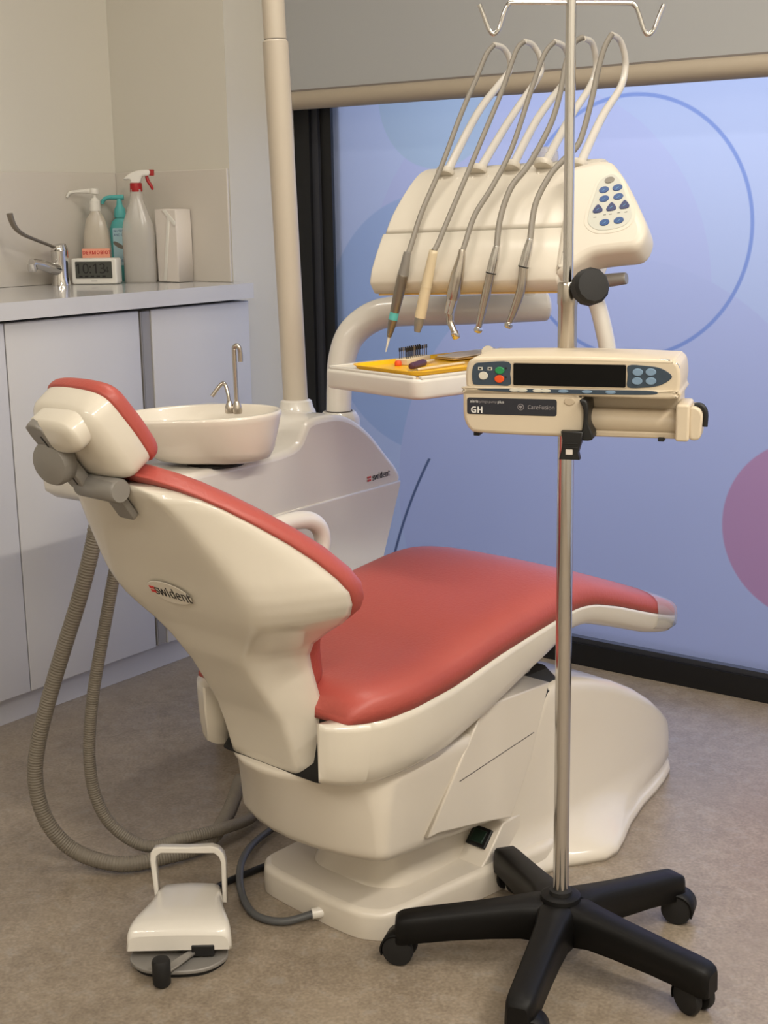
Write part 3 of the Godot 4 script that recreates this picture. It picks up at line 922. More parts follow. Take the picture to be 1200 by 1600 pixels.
	part(o, "post_socket", lathe([Vector2(0, 0.690), Vector2(0.040, 0.690), Vector2(0.038, 0.708), Vector2(0.0335, 0.716), Vector2(0.031, 0.728), Vector2(0.026, 0.731), Vector2(0.0, 0.731)], 28), M.plastic, Vector3(0.02, -0.002, -0.15))
	# swivel column and curved arm carrying the console
	var arm := [Vector3(-1.696, 0.660, -2.095), Vector3(-1.698, 0.710, -2.102), Vector3(-1.702, 0.760, -2.111), Vector3(-1.704, 0.808, -2.123), Vector3(-1.695, 0.853, -2.142), Vector3(-1.668, 0.884, -2.170), Vector3(-1.631, 0.896, -2.202), Vector3(-1.555, 0.896, -2.273), Vector3(-1.480, 0.897, -2.342), Vector3(-1.415, 0.898, -2.405)]
	part(o, "support_arm", tube(shifted(arm, at), [0.0245, 0.0245, 0.025, 0.027, 0.029, 0.030, 0.030, 0.0295, 0.029, 0.0285], 28, 6), M.plastic)
	part(o, "arm_cap", lathe([Vector2(0, 0), Vector2(0.0285, 0), Vector2(0.027, 0.006), Vector2(0.02, 0.011), Vector2(0, 0.013)]), M.plastic, Vector3(-1.4155, 0.898, -2.4045) - at, Vector3(-90, -46, 0))
	part(o, "arm_socket", lathe([Vector2(0, 0.63), Vector2(0.042, 0.63), Vector2(0.040, 0.69), Vector2(0.034, 0.700), Vector2(0.031, 0.7035), Vector2(0.0, 0.7035)], 28), M.plastic, Vector3(-1.6965, 0.004, -2.101) - at)
	part(o, "arm_ring", lathe([Vector2(0, 0.7030), Vector2(0.0262, 0.7030), Vector2(0.0262, 0.7052), Vector2(0.0, 0.7052)], 28), M.seam, Vector3(-1.697, 0.004, -2.1015) - at)
	part(o, "arm_riser", tube([Vector3(-1.44, 0.90, -2.382) - at, Vector3(-1.44, 1.00, -2.382) - at], 0.018, 20, 1), M.plastic)

# ---------------------------------------------------------------- instrument console
const WHIPS := [
	[Vector3(-0.119, 0.203, -0.180), Vector3(-0.101, 0.311, -0.280), Vector3(-0.087, 0.372, -0.360), Vector3(-0.075, 0.398, -0.380), Vector3(-0.075, 0.421, -0.375), Vector3(-0.079, 0.436, -0.355), Vector3(-0.080, 0.438, -0.320)],
	[Vector3(-0.053, 0.204, -0.180), Vector3(-0.036, 0.294, -0.280), Vector3(-0.021, 0.360, -0.360), Vector3(-0.011, 0.390, -0.380), Vector3(-0.011, 0.415, -0.375), Vector3(-0.017, 0.435, -0.355), Vector3(-0.018, 0.438, -0.320)],
	[Vector3(0.013, 0.207, -0.180), Vector3(0.022, 0.295, -0.280), Vector3(0.042, 0.361, -0.360), Vector3(0.047, 0.391, -0.380), Vector3(0.047, 0.410, -0.375), Vector3(0.045, 0.427, -0.355), Vector3(0.042, 0.432, -0.320)],
	[Vector3(0.075, 0.207, -0.180), Vector3(0.085, 0.291, -0.280), Vector3(0.092, 0.346, -0.360), Vector3(0.099, 0.381, -0.380), Vector3(0.100, 0.409, -0.375), Vector3(0.100, 0.429, -0.355), Vector3(0.099, 0.432, -0.320)],
	[Vector3(0.141, 0.202, -0.180), Vector3(0.146, 0.287, -0.280), Vector3(0.152, 0.341, -0.360), Vector3(0.156, 0.376, -0.380), Vector3(0.157, 0.404, -0.375), Vector3(0.154, 0.428, -0.355), Vector3(0.152, 0.434, -0.320)],
]
const HOSES := [
	[Vector3(-0.080, 0.438, -0.320), Vector3(-0.090, 0.420, -0.305), Vector3(-0.094, 0.378, -0.270), Vector3(-0.101, 0.307, -0.210), Vector3(-0.104, 0.214, -0.130), Vector3(-0.110, 0.136, -0.060), Vector3(-0.107, 0.081, -0.010), Vector3(-0.105, 0.055, 0.015)],
	[Vector3(-0.018, 0.438, -0.320), Vector3(-0.029, 0.421, -0.305), Vector3(-0.031, 0.348, -0.243), Vector3(-0.037, 0.278, -0.182), Vector3(-0.042, 0.210, -0.121), Vector3(-0.047, 0.133, -0.049), Vector3(-0.049, 0.080, 0.002), Vector3(-0.052, 0.067, 0.015)],
	[Vector3(0.042, 0.432, -0.320), Vector3(0.029, 0.409, -0.300), Vector3(0.026, 0.344, -0.244), Vector3(0.026, 0.240, -0.152), Vector3(0.014, 0.174, -0.092), Vector3(0.003, 0.126, -0.040), Vector3(0.003, 0.078, 0.003), Vector3(0.003, 0.063, 0.015)],
	[Vector3(0.099, 0.435, -0.320), Vector3(0.083, 0.424, -0.310), Vector3(0.080, 0.386, -0.277), Vector3(0.087, 0.327, -0.227), Vector3(0.087, 0.273, -0.179), Vector3(0.072, 0.208, -0.119), Vector3(0.055, 0.169, -0.078), Vector3(0.056, 0.118, -0.028), Vector3(0.067, 0.069, 0.015)],
	[Vector3(0.152, 0.434, -0.320), Vector3(0.146, 0.409, -0.298), Vector3(0.147, 0.368, -0.262), Vector3(0.152, 0.322, -0.220), Vector3(0.156, 0.262, -0.165), Vector3(0.153, 0.233, -0.138), Vector3(0.137, 0.209, -0.110), Vector3(0.123, 0.183, -0.083), Vector3(0.117, 0.137, -0.036), Vector3(0.128, 0.079, 0.015)],
]

func build_console() -> void:
	var o := thing("instrument_console", "cream instrument console with five whip arms and a blue keypad", "console", Vector3(-1.345, 0.955, -2.02), 8.0)
	o.rotation_degrees.z = 1.6
	var upper := PackedVector2Array(spline([Vector2(0.046, 0.099), Vector2(0.077, 0.133), Vector2(0.128, 0.172), Vector2(0.176, 0.201), Vector2(0.205, 0.211), Vector2(0.230, 0.214), Vector2(0.258, 0.205), Vector2(0.27, 0.175), Vector2(0.265, 0.12), Vector2(0.25, 0.06)], 3))
	part(o, "upper_housing", extrude(upper, 0.352, 0.005, 0.005, 3, -0.181), M.console, Vector3.ZERO, Vector3(0, 90, 0))
	part(o, "front_apron", extrude(PackedVector2Array([Vector2(0.004, -0.005), Vector2(-0.010, 0.012), Vector2(-0.011, 0.017), Vector2(-0.003, 0.038), Vector2(0.017, 0.066), Vector2(0.0435, 0.0985), Vector2(0.245, 0.0985), Vector2(0.24, 0.03), Vector2(0.20, -0.002)]), 0.358, 0.004, 0.004, 3, -0.184), M.console, Vector3.ZERO, Vector3(0, 90, 0))
	part(o, "amber_strip", plain_box(Vector3(0.34, 0.005, 0.02)), M.amber, Vector3(-0.005, -0.006, -0.016))
	for i in 5:
		var w: Array = WHIPS[i]
		part(o, "whip_arm", tube(w, [0.0082, 0.0075, 0.0068, 0.0062, 0.006, 0.0058, 0.005], 12, 5), M.plastic)
		part(o, "whip_sleeve", lathe([Vector2(0, 0), Vector2(0.0155, 0), Vector2(0.0175, 0.004), Vector2(0.0165, 0.010), Vector2(0.010, 0.013), Vector2(0.0, 0.013)], 20), M.console, w[0] + Vector3(0.002, -0.003, 0.012), Vector3(-28, 0, 0))
		var rest := []
		for k in 9:
			var a := PI * (0.05 + 0.9 * k / 8.0)
			rest.append(Vector3(cos(a) * 0.0165, -sin(a) * 0.0165, 0))
		part(o, "hose_rest", tube(rest, 0.0032, 8, 2), M.console, Vector3(HOSES[i][4].x, 0.196, -0.165), Vector3(-35, 0, 0))
	part(o, "cup_knob", lathe([Vector2(0, 0), Vector2(0.022, 0), Vector2(0.025, 0.008), Vector2(0.024, 0.02), Vector2(0.016, 0.028), Vector2(0, 0.030)]), M.bottle_clear, Vector3(0.062, 0.211, -0.215))
	# keypad head at the right end
	var pod := part(o, "keypad_head", extrude(smooth2([Vector2(-0.012, 0.185), Vector2(0.02, 0.204), Vector2(0.058, 0.206), Vector2(0.080, 0.186), Vector2(0.107, 0.148), Vector2(0.140, 0.092), Vector2(0.152, 0.060), Vector2(0.142, 0.030), Vector2(0.104, 0.024), Vector2(0.066, 0.018), Vector2(0.040, -0.002), Vector2(0.022, -0.014), Vector2(0.006, -0.006), Vector2(-0.002, 0.1)], 4), 0.055, 0.014, 0.010, 5, -0.055), M.console, Vector3(0.16, 0.04, 0.006), Vector3(-35, 0, 0))
	var pad := part(pod, "keypad", extrude(smooth2([Vector2(0.054, 0.160), Vector2(0.071, 0.173), Vector2(0.088, 0.162), Vector2(0.108, 0.125), Vector2(0.123, 0.092), Vector2(0.118, 0.073), Vector2(0.098, 0.064), Vector2(0.070, 0.063), Vector2(0.051, 0.076), Vector2(0.047, 0.098), Vector2(0.050, 0.130)], 4), 0.0015, 0.0008), M.keypad, Vector3(0, 0, -0.0002))
	part(pod, "keypad_rim", extrude(smooth2([Vector2(0.050, 0.164), Vector2(0.071, 0.179), Vector2(0.092, 0.166), Vector2(0.113, 0.127), Vector2(0.129, 0.091), Vector2(0.122, 0.068), Vector2(0.099, 0.058), Vector2(0.068, 0.057), Vector2(0.045, 0.073), Vector2(0.041, 0.098), Vector2(0.044, 0.131)], 4), 0.0008, 0.0004), M.console, Vector3(0, 0, -0.0002))
	var keys := [[0.071, 0.161, 0], [0.065, 0.142, 1], [0.088, 0.145, 1], [0.069, 0.124, 1], [0.093, 0.127, 1], [0.062, 0.104, 2], [0.085, 0.107, 2], [0.107, 0.110, 2], [0.079, 0.077, 1], [0.103, 0.080, 1]]
	for k in keys:
		var m = [M.key_grey, M.key_blue, M.key_deep][k[2]]
		var key := part(pad, "key", extrude(circle(0.0085, 20, Vector2.ZERO, 0.0065) if k[2] < 2 else smooth2([Vector2(0, 0.0095), Vector2(0.0065, 0.002), Vector2(0.0085, -0.004), Vector2(0.005, -0.0075), Vector2(-0.005, -0.0075), Vector2(-0.0085, -0.004), Vector2(-0.0065, 0.002)], 3), 0.0016, 0.0006), m, Vector3(k[0], k[1], 0.001), Vector3(0, 0, 8))
		if k[2] > 0:
			part(key, "key_mark", rbox(Vector3(0.006, 0.0011, 0.0004), 0.0001), M.key_mark, Vector3(0, -0.001, 0.0017), Vector3(0, 0, 35))
	for k in [[0.060, 0.088], [0.076, 0.092], [0.086, 0.093], [0.100, 0.095], [0.112, 0.096]]:
		part(pad, "key_caption", rbox(Vector3(0.005, 0.001, 0.0003), 0.0001), M.letter_black, Vector3(k[0], k[1], 0.0016), Vector3(0, 0, 8))
	# grip at the right end
	part(o, "grip", tube([Vector3(0.17, 0.004, -0.05), Vector3(0.20, 0.005, -0.05), Vector3(0.262, 0.011, -0.05), Vector3(0.272, 0.012, -0.05)], [0.013, 0.0125, 0.0105, 0.009], 18, 4), M.bracket, Vector3.ZERO, Vector3.ZERO, "grey tapered grip")
	part(o, "tray_stalk", tube([Vector3(0.13, 0.02, -0.15), Vector3(0.165, 0.018, -0.125), Vector3(0.187, -0.008, -0.110), Vector3(0.204, -0.05, -0.106), Vector3(0.219, -0.112, -0.101), Vector3(0.215, -0.135, -0.10)], 0.0148, 18, 6), M.plastic)
	# five handpieces hanging on their hoses
	var labels := ["dark steel scaler with teal ring and white tip hanging from console", "ivory handpiece with grey nose hanging from console", "chrome contra-angle handpiece with bent neck hanging from console", "slim steel turbine handpiece between the contra-angle and another turbine", "slim steel turbine handpiece hanging next to the keypad"]
	var names := ["scaler", "ivory_handpiece", "contra_angle", "turbine", "turbine"]
	for i in 5:
		var base: Vector3 = HOSES[i][HOSES[i].size() - 1]
		var hp := thing(names[i], labels[i], "handpiece", Vector3.ZERO, 0.0, "handpieces on the console")
		hp.transform = o.transform * Transform3D(Basis(), base)
		part(hp, "hose", tube(shifted(HOSES[i], base), 0.0047 if i < 3 else 0.0052, 12, 6), M.hose)
		if i == 0:
			var d := Vector3(-0.046, -0.161, 0.005)
			part(hp, "sleeve", tube([Vector3(0.002, 0.012, 0), d * 0.07, d * 0.17], [0.006, 0.0085, 0.0098], 16, 3), M.bracket)
			part(hp, "body", tube([d * 0.16, d * 0.18, d * 0.4, d * 0.58, d * 0.60], [0.0088, 0.0098, 0.0095, 0.0082, 0.0075], 18, 3), M.dull_steel)
			part(hp, "ring", tube([d * 0.57, d * 0.65], 0.0083, 18, 1), M.teal, Vector3.ZERO, Vector3.ZERO, "teal ring")
			part(hp, "nose", tube([d * 0.65, d * 0.70, d * 0.84], [0.0085, 0.0078, 0.0038], 18, 3), M.dull_steel)
			part(hp, "tip", tube([d * 0.83, d * 0.9, d * 1.0], [0.0028, 0.0022, 0.001], 12, 3), M.white)
		elif i == 1:
			var d := Vector3(-0.034, -0.135, 0.005)
			part(hp, "body", tube([d * 0.0, d * 0.03, d * 0.5, d * 0.84], [0.0062, 0.0078, 0.0098, 0.0098], 18, 4), M.ivory)
			part(hp, "body_ring", tube([d * 0.44, d * 0.455], 0.0101, 18, 1), M.ivory)
			part(hp, "nose", tube([d * 0.83, d * 0.9, d * 1.02], [0.0092, 0.0085, 0.0055], 18, 3), M.bracket)
		elif i == 2:
			var d := Vector3(-0.021, -0.084, 0.005)
			part(hp, "motor", tube([d * 0.0 + Vector3(0, 0.006, 0), d * 0.12, d * 0.45, d * 0.80, d * 0.95], [0.0052, 0.0075, 0.0118, 0.0118, 0.0095], 20, 4), M.steel)
			part(hp, "coupling", tube([d * 0.93, d * 1.22], [0.0098, 0.0085], 20, 2), M.chrome)
			part(hp, "neck", tube([d * 1.18, Vector3(-0.0245, -0.108, 0.005), Vector3(-0.0248, -0.115, 0.005), Vector3(-0.0215, -0.123, 0.006), Vector3(-0.016, -0.134, 0.007)], [0.0076, 0.0072, 0.0068, 0.0058, 0.005], 16, 3), M.steel)
			part(hp, "head", lathe([Vector2(0, -0.007), Vector2(0.006, -0.007), Vector2(0.0072, -0.005), Vector2(0.0072, 0.004), Vector2(0.005, 0.007), Vector2(0, 0.007)], 18), M.chrome, Vector3(-0.0145, -0.138, 0.007), Vector3(25, 0, 10))
		else:
			var d := Vector3(-0.036, -0.136, 0.005) if i == 3 else Vector3(-0.040, -0.138, 0.005)
			part(hp, "coupling", tube([d * -0.03, d * 0.02, d * 0.15, d * 0.30], [0.0055, 0.0066, 0.0085, 0.0088], 18, 4), M.chrome)
			part(hp, "coupling_ring", tube([d * 0.295, d * 0.31], 0.0091, 18, 1), M.black)
			var bend := Vector3(0.006, 0, 0) if i == 4 else Vector3.ZERO
			part(hp, "body", tube([d * 0.305, d * 0.55 + bend, d * 0.8 + bend * 0.6, d * 0.97], [0.0082, 0.0078, 0.0066, 0.005], 18, 5), M.steel)
			part(hp, "head", lathe([Vector2(0, -0.006), Vector2(0.005, -0.006), Vector2(0.006, -0.004), Vector2(0.006, 0.004), Vector2(0.004, 0.006), Vector2(0, 0.006)], 18), M.chrome, d, Vector3(70, 0, 12))

func build_tray() -> void:
	var yaw := -13.0
	var b := Basis(Vector3.UP, deg_to_rad(yaw))
	var at := Vector3(-1.335, 0.825, -2.03) + b * Vector3(-0.034, 0, 0)
	var o := thing("tray_table", "white bracket tray table under the instrument console", "tray table", at, yaw)
	part(o, "table_top", extrude(rrect(0.250, 0.425, 0.022, 6), 0.034, 0.006, 0.008, 4, -0.034), M.plastic, Vector3(0, 0, 0), Vector3(-90, 0, 0))
	for s in [-1, 1]:
		part(o, "raised_rim", rbox(Vector3(0.008, 0.006, 0.40), 0.002), M.plastic, Vector3(s * 0.118, 0.0015, 0))
		part(o, "raised_rim", rbox(Vector3(0.22, 0.006, 0.008), 0.002), M.plastic, Vector3(0, 0.0015, s * 0.204))
	# yellow instrument tray
	var t_at := at + b * Vector3(0.008, 0.0, 0.04)
	var y := thing("instrument_tray", "shallow yellow plastic tray lying on the tray table", "tray", t_at, yaw)
	part(y, "tray_floor", extrude(rrect(0.165, 0.285, 0.02), 0.002, 0.0005), M.yellow, Vector3(0, 0.0005, 0), Vector3(-90, 0, 0))
	var wall := []
	for k in [[0.0, 0.0008], [0.004, 0.008], [0.008, 0.009], [0.008, 0.0078], [0.005, 0.0068], [0.002, 0.002]]:
		var ring := PackedVector3Array()
		for p in rrect(0.165 + 2 * k[0], 0.285 + 2 * k[0], 0.02 + k[0]):
			ring.append(Vector3(p.x, k[1], -p.y))
		wall.append(ring)
	part(y, "tray_wall", loft(wall, false, false), M.yellow)
	# bur block with its burs
	var k_at := t_at + b * Vector3(-0.060, 0.003, 0.025)
	var bb := thing("bur_block", "small pale bur block filled with upright dark burs on the yellow tray", "bur block", k_at, yaw + 20.0)
	part(bb, "block", rbox(Vector3(0.024, 0.010, 0.085), 0.001), M.ivory, Vector3(0, 0.005, 0))
	for i in 22:
		var p := Vector3(-0.006 if i % 2 else 0.006, 0.010, -0.038 + 0.0036 * i)
		part(bb, "bur", tube([p, p + Vector3(0, 0.012, 0), p + Vector3(0, 0.013, 0), p + Vector3(0, 0.019, 0)], [0.0007, 0.0007, 0.0016, 0.0014], 6, 1), M.letter_black if i % 5 != 2 else M.dull_steel)
	var pu := thing("scalpel_handle", "dark purple handled instrument lying on the yellow tray", "instrument", t_at + b * Vector3(-0.004, 0.0075, 0.062), yaw + 28.0)
	part(pu, "grip", tube([Vector3(0, 0, 0.036), Vector3(0, 0, 0.03), Vector3(0, 0, -0.02), Vector3(0, 0, -0.03)], [0.003, 0.0062, 0.0065, 0.004], 12, 3), M.purple)
	part(pu, "shank", tube([Vector3(0, 0, -0.03), Vector3(0, -0.001, -0.075)], [0.0034, 0.002], 10, 1), M.ivory)
	var orange := thing("orange_cap", "small orange red cap on the yellow tray", "cap", t_at + b * Vector3(-0.045, 0.003, 0.073), yaw)
	part(orange, "shell", lathe([Vector2(0, 0), Vector2(0.006, 0), Vector2(0.0065, 0.004), Vector2(0.005, 0.008), Vector2(0, 0.009)], 16), M.orange)
	var probe := thing("probe", "thin steel probe lying on the yellow tray", "instrument", t_at + b * Vector3(0.030, 0.005, 0.03), yaw + 8.0)
	part(probe, "handle", tube([Vector3(0, 0, 0.075), Vector3(0, 0, -0.05)], 0.0024, 10, 1), M.ivory)
	part(probe, "point", tube([Vector3(0, 0, 0.075), Vector3(0, 0, 0.095), Vector3(0.004, 0.003, 0.105)], [0.0016, 0.0008, 0.0004], 8, 3), M.steel)
	var mir := thing("mouth_mirror", "round pale mouth mirror leaning on the rim of the yellow tray", "mouth mirror", t_at + b * Vector3(0.030, 0.020, -0.070), yaw)
	part(mir, "disc", lathe([Vector2(0, -0.001), Vector2(0.0105, -0.001), Vector2(0.0115, 0.0), Vector2(0.0105, 0.001), Vector2(0, 0.001)], 24), M.white, Vector3(0, 0, 0), Vector3(80, 48, 0))
	part(mir, "stem", tube([Vector3(0.0, -0.009, -0.002), Vector3(-0.01, -0.014, -0.03), Vector3(-0.03, -0.0145, -0.09)], 0.0016, 8, 3), M.steel)
	var fl := thing("instrument_pouch", "small pale instrument pouch with an amber side lying on the yellow tray", "pouch", t_at + b * Vector3(-0.045, 0.009, -0.085), yaw)
	part(fl, "film", extrude(rrect(0.05, 0.10, 0.006), 0.002, 0.0005), M.paper, Vector3(0, 0.0, 0), Vector3(-89, 0, 6))
	part(fl, "strip", rbox(Vector3(0.05, 0.003, 0.10), 0.001), M.amber, Vector3(0, -0.003, 0))

# ---------------------------------------------------------------- drip stand and pump
func build_stand() -> void:
	var o := thing("drip_stand", "chrome drip stand on a black five-legged castor base", "drip stand", Vector3(-0.929, 0, -1.640))
	part(o, "hub", lathe([Vector2(0, 0.055), Vector2(0.034, 0.055), Vector2(0.040, 0.062), Vector2(0.041, 0.095), Vector2(0.036, 0.102), Vector2(0.030, 0.104), Vector2(0.029, 0.110), Vector2(0.026, 0.112), Vector2(0.0, 0.112)], 32), M.base_black)
	part(o, "hub_collar", lathe([Vector2(0.0, 0.110), Vector2(0.017, 0.110), Vector2(0.0165, 0.118), Vector2(0.013, 0.119), Vector2(0.0, 0.119)], 24), M.rubber)
	var swivel := [160.0, 30.0, 200.0, 80.0, 15.0]
	for i in 5:
		var a := deg_to_rad(1.5 + 72.0 * i)
		var dir := Vector3(cos(a), 0, sin(a))
		var side := Vector3(-sin(a), 0, cos(a))
		var rings := []
		for s in [[0.012, 0.026, 0.104, 0.052], [0.035, 0.027, 0.104, 0.050], [0.06, 0.0225, 0.101, 0.052], [0.10, 0.0205, 0.095, 0.050], [0.16, 0.0195, 0.087, 0.046], [0.215, 0.019, 0.080, 0.040], [0.232, 0.0185, 0.077, 0.037], [0.240, 0.016, 0.073, 0.036], [0.243, 0.013, 0.068, 0.037]]:
			var ring := PackedVector3Array()
			for p in [Vector2(1, 0), Vector2(1, 0.75), Vector2(0.93, 0.92), Vector2(0.75, 1), Vector2(-0.75, 1), Vector2(-0.93, 0.92), Vector2(-1, 0.75), Vector2(-1, 0), Vector2(-0.8, -0.02), Vector2(0.8, -0.02)]:
				ring.append(dir * s[0] + side * p.x * s[1] * (1.0 + 0.12 * (1.0 - p.y)) + UP * lerpf(s[3], s[2], p.y))
			rings.append(ring)
		part(o, "leg", loft(rings), M.base_black)
		var c := Node3D.new()
		c.name = "castor"
		o.add_child(c, true)
		var sw := deg_to_rad(swivel[i])
		c.position = dir * 0.225
		c.rotation.y = sw
		part(c, "stem", lathe([Vector2(0, 0.030), Vector2(0.010, 0.030), Vector2(0.010, 0.042), Vector2(0, 0.042)], 14), M.rubber)
		for s in [-1, 1]:
			part(c, "wheel", lathe([Vector2(0, -0.006), Vector2(0.017, -0.006), Vector2(0.0225, -0.0055), Vector2(0.0235, -0.003), Vector2(0.0235, 0.003), Vector2(0.0225, 0.0055), Vector2(0.017, 0.006), Vector2(0.008, 0.0072), Vector2(0, 0.0072)], 28), M.rubber, Vector3(0.012, 0.0235, s * 0.0125), Vector3(90 * s, 0, 0))
		var hoodr := []
		for k in 13:
			var u := deg_to_rad(-20.0 + 165.0 * k / 12.0)
			var ring := PackedVector3Array()
			for p in [Vector2(0.0265, -0.0185), Vector2(0.0265, 0.0185), Vector2(0.0235, 0.0200), Vector2(0.0242, 0.0185), Vector2(0.0242, -0.0185), Vector2(0.0235, -0.0200)]:
				ring.append(Vector3(0.012 + cos(u) * p.x, 0.0235 + sin(u) * p.x, p.y))
			hoodr.append(ring)
		part(c, "mudguard", loft(hoodr), M.base_black)
	part(o, "pole", lathe([Vector2(0, 0.10), Vector2(0.0112, 0.10), Vector2(0.0112, 0.905), Vector2(0, 0.905)], 28), M.chrome)
	part(o, "pole_sleeve", lathe([Vector2(0, 0.895), Vector2(0.0122, 0.895), Vector2(0.0128, 0.905), Vector2(0.0128, 0.965), Vector2(0.0138, 0.968), Vector2(0.0138, 0.992), Vector2(0.012, 0.996), Vector2(0, 0.996)], 28), M.steel)
	part(o, "inner_rod", lathe([Vector2(0, 0.99), Vector2(0.0068, 0.99), Vector2(0.0068, 1.350), Vector2(0, 1.350)], 24), M.chrome)
	var knob := part(o, "clamp_knob", lathe([Vector2(0, 0.0), Vector2(0.008, 0.0), Vector2(0.008, 0.016), Vector2(0.020, 0.018), Vector2(0.024, 0.021), Vector2(0.0245, 0.036), Vector2(0.021, 0.041), Vector2(0.0, 0.043)], 12), M.rubber, Vector3(0.018, 0.984, -0.004), Vector3(76, 52, 0), "black plastic clamp knob")
	part(knob, "screw", lathe([Vector2(0, -0.012), Vector2(0.004, -0.012), Vector2(0.004, 0.002), Vector2(0, 0.002)], 12), M.steel)
	var d := Vector3(0.80, 0.0, -0.60)
	var top := Vector3(0, 1.347, 0)
	var pts := []
	for p in [Vector2(-0.117, 0.000), Vector2(-0.112, -0.012), Vector2(-0.105, -0.030), Vector2(-0.099, -0.036), Vector2(-0.092, -0.030), Vector2(-0.085, -0.010), Vector2(-0.080, -0.001), Vector2(-0.070, 0.0015), Vector2(0.0, 0.0), Vector2(0.070, -0.0015), Vector2(0.080, -0.004), Vector2(0.086, -0.014), Vector2(0.093, -0.034), Vector2(0.099, -0.040), Vector2(0.106, -0.034), Vector2(0.113, -0.016), Vector2(0.118, -0.004)]:
		pts.append(top + d * p.x + UP * p.y)
	part(o, "hook_bar", tube(pts, 0.0031, 12, 5), M.chrome)

func build_pump() -> void:
	var o := thing("syringe_pump", "cream syringe pump with black display clamped to the drip stand", "syringe pump", Vector3(-0.864, 0.806, -1.542), 20.0)
	part(o, "upper_case", extrude(smooth2([Vector2(-0.138, 0.060), Vector2(-0.1395, 0.085), Vector2(-0.132, 0.0985), Vector2(-0.11, 0.1015), Vector2(0.0, 0.1035), Vector2(0.11, 0.1015), Vector2(0.126, 0.099), Vector2(0.132, 0.088), Vector2(0.132, 0.065), Vector2(0.122, 0.054), Vector2(0.0, 0.0525), Vector2(-0.12, 0.0535)], 4), 0.115, 0.004, 0.006, 3, -0.115), M.pump)
	part(o, "lower_case", extrude(smooth2([Vector2(-0.143, 0.045), Vector2(-0.142, 0.058), Vector2(-0.13, 0.0605), Vector2(0.0, 0.0575), Vector2(0.012, 0.054), Vector2(0.016, 0.03), Vector2(0.016, 0.008), Vector2(0.010, 0.002), Vector2(-0.05, 0.0015), Vector2(-0.12, 0.003), Vector2(-0.134, 0.007), Vector2(-0.142, 0.022)], 4), 0.120, 0.005, 0.008, 3, -0.116), M.pump)
	part(o, "shelf_lip", extrude(smooth2([Vector2(-0.142, 0.059), Vector2(-0.13, 0.0635), Vector2(0.0, 0.0625), Vector2(0.12, 0.064), Vector2(0.1265, 0.060), Vector2(0.12, 0.053), Vector2(0.0, 0.055), Vector2(-0.13, 0.056)], 4), 0.012, 0.003, 0.002, 3, -0.006), M.pump)
	part(o, "trough_back", rbox(Vector3(0.115, 0.052, 0.07), 0.003), M.pump, Vector3(0.072, 0.029, -0.075))
	part(o, "syringe_barrel_rest", tube([Vector3(0.014, 0.019, -0.030), Vector3(0.128, 0.019, -0.030)], 0.0165, 24, 1), M.pump_tube)
	part(o, "trough_foot", rbox(Vector3(0.115, 0.008, 0.06), 0.002), M.pump_tube, Vector3(0.072, 0.004, -0.045))
	part(o, "drive_head", extrude(rrect(0.017, 0.047, 0.004), 0.06, 0.003, 0.003, 3, -0.055), M.pump, Vector3(0.137, 0.0235, 0))
	part(o, "drive_cap", extrude(smooth2([Vector2(-0.008, 0.018), Vector2(0.002, 0.020), Vector2(0.008, 0.012), Vector2(0.008, 0.0), Vector2(0.006, -0.018), Vector2(-0.004, -0.021), Vector2(-0.008, -0.014)], 3), 0.045, 0.003, 0.003, 3, -0.045), M.pump, Vector3(0.1525, 0.0225, 0))
	part(o, "drive_lever", tube([Vector3(0.150, 0.044, -0.010), Vector3(0.158, 0.044, -0.010), Vector3(0.1635, 0.036, -0.010), Vector3(0.1635, 0.018, -0.010)], 0.0035, 10, 4), M.black)
	# front panels
	var z := 0.0002
	part(o, "left_panel", extrude(smooth2([Vector2(-0.130, 0.068), Vector2(-0.131, 0.082), Vector2(-0.127, 0.0925), Vector2(-0.115, 0.0945), Vector2(-0.083, 0.0955), Vector2(-0.081, 0.080), Vector2(-0.081, 0.066), Vector2(-0.10, 0.0655), Vector2(-0.125, 0.0655)], 4), 0.001, 0.0004), M.navy, Vector3(0, 0, z))
	part(o, "display", extrude(rrect(0.143, 0.0285, 0.002, 3), 0.0012, 0.0004), M.screen, Vector3(-0.0055, 0.0800, z), Vector3.ZERO, "black blank display")
	part(o, "display_rim", extrude(rrect(0.146, 0.0315, 0.003, 3), 0.0008, 0.0003), M.pump_tube, Vector3(-0.0055, 0.0800, z))
	part(o, "right_panel", extrude(smooth2([Vector2(0.0685, 0.0935), Vector2(0.0685, 0.080), Vector2(0.0685, 0.0665), Vector2(0.09, 0.0665), Vector2(0.106, 0.069), Vector2(0.117, 0.0745), Vector2(0.1225, 0.0805), Vector2(0.117, 0.0865), Vector2(0.106, 0.0915), Vector2(0.09, 0.0935)], 4), 0.001, 0.0004), M.navy, Vector3(0, 0, z))
	part(o, "key_strip", extrude(smooth2([Vector2(-0.122, 0.0600), Vector2(-0.10, 0.0622), Vector2(0.0, 0.0628), Vector2(0.09, 0.0634), Vector2(0.106, 0.0610), Vector2(0.09, 0.0580), Vector2(0.0, 0.0572), Vector2(-0.08, 0.0578)], 4), 0.001, 0.0004), M.navy, Vector3(0, 0, 0.0058))
	part(o, "name_plate", extrude(rrect(0.117, 0.0215, 0.003, 3), 0.001, 0.0004), M.label_black, Vector3(-0.0785, 0.0385, 0.0038))
	part(o, "name_lettering", words("GH", 0.0085, 0.0005, true), M.letter_white, Vector3(-0.124, 0.0335, 0.005))
	part(o, "small_lettering", words("alaris", 0.0034, 0.0004), M.letter_white, Vector3(-0.1275, 0.0445, 0.005))
	part(o, "small_lettering", words("syringe pump", 0.003, 0.0004), M.letter_grey, Vector3(-0.110, 0.0443, 0.005))
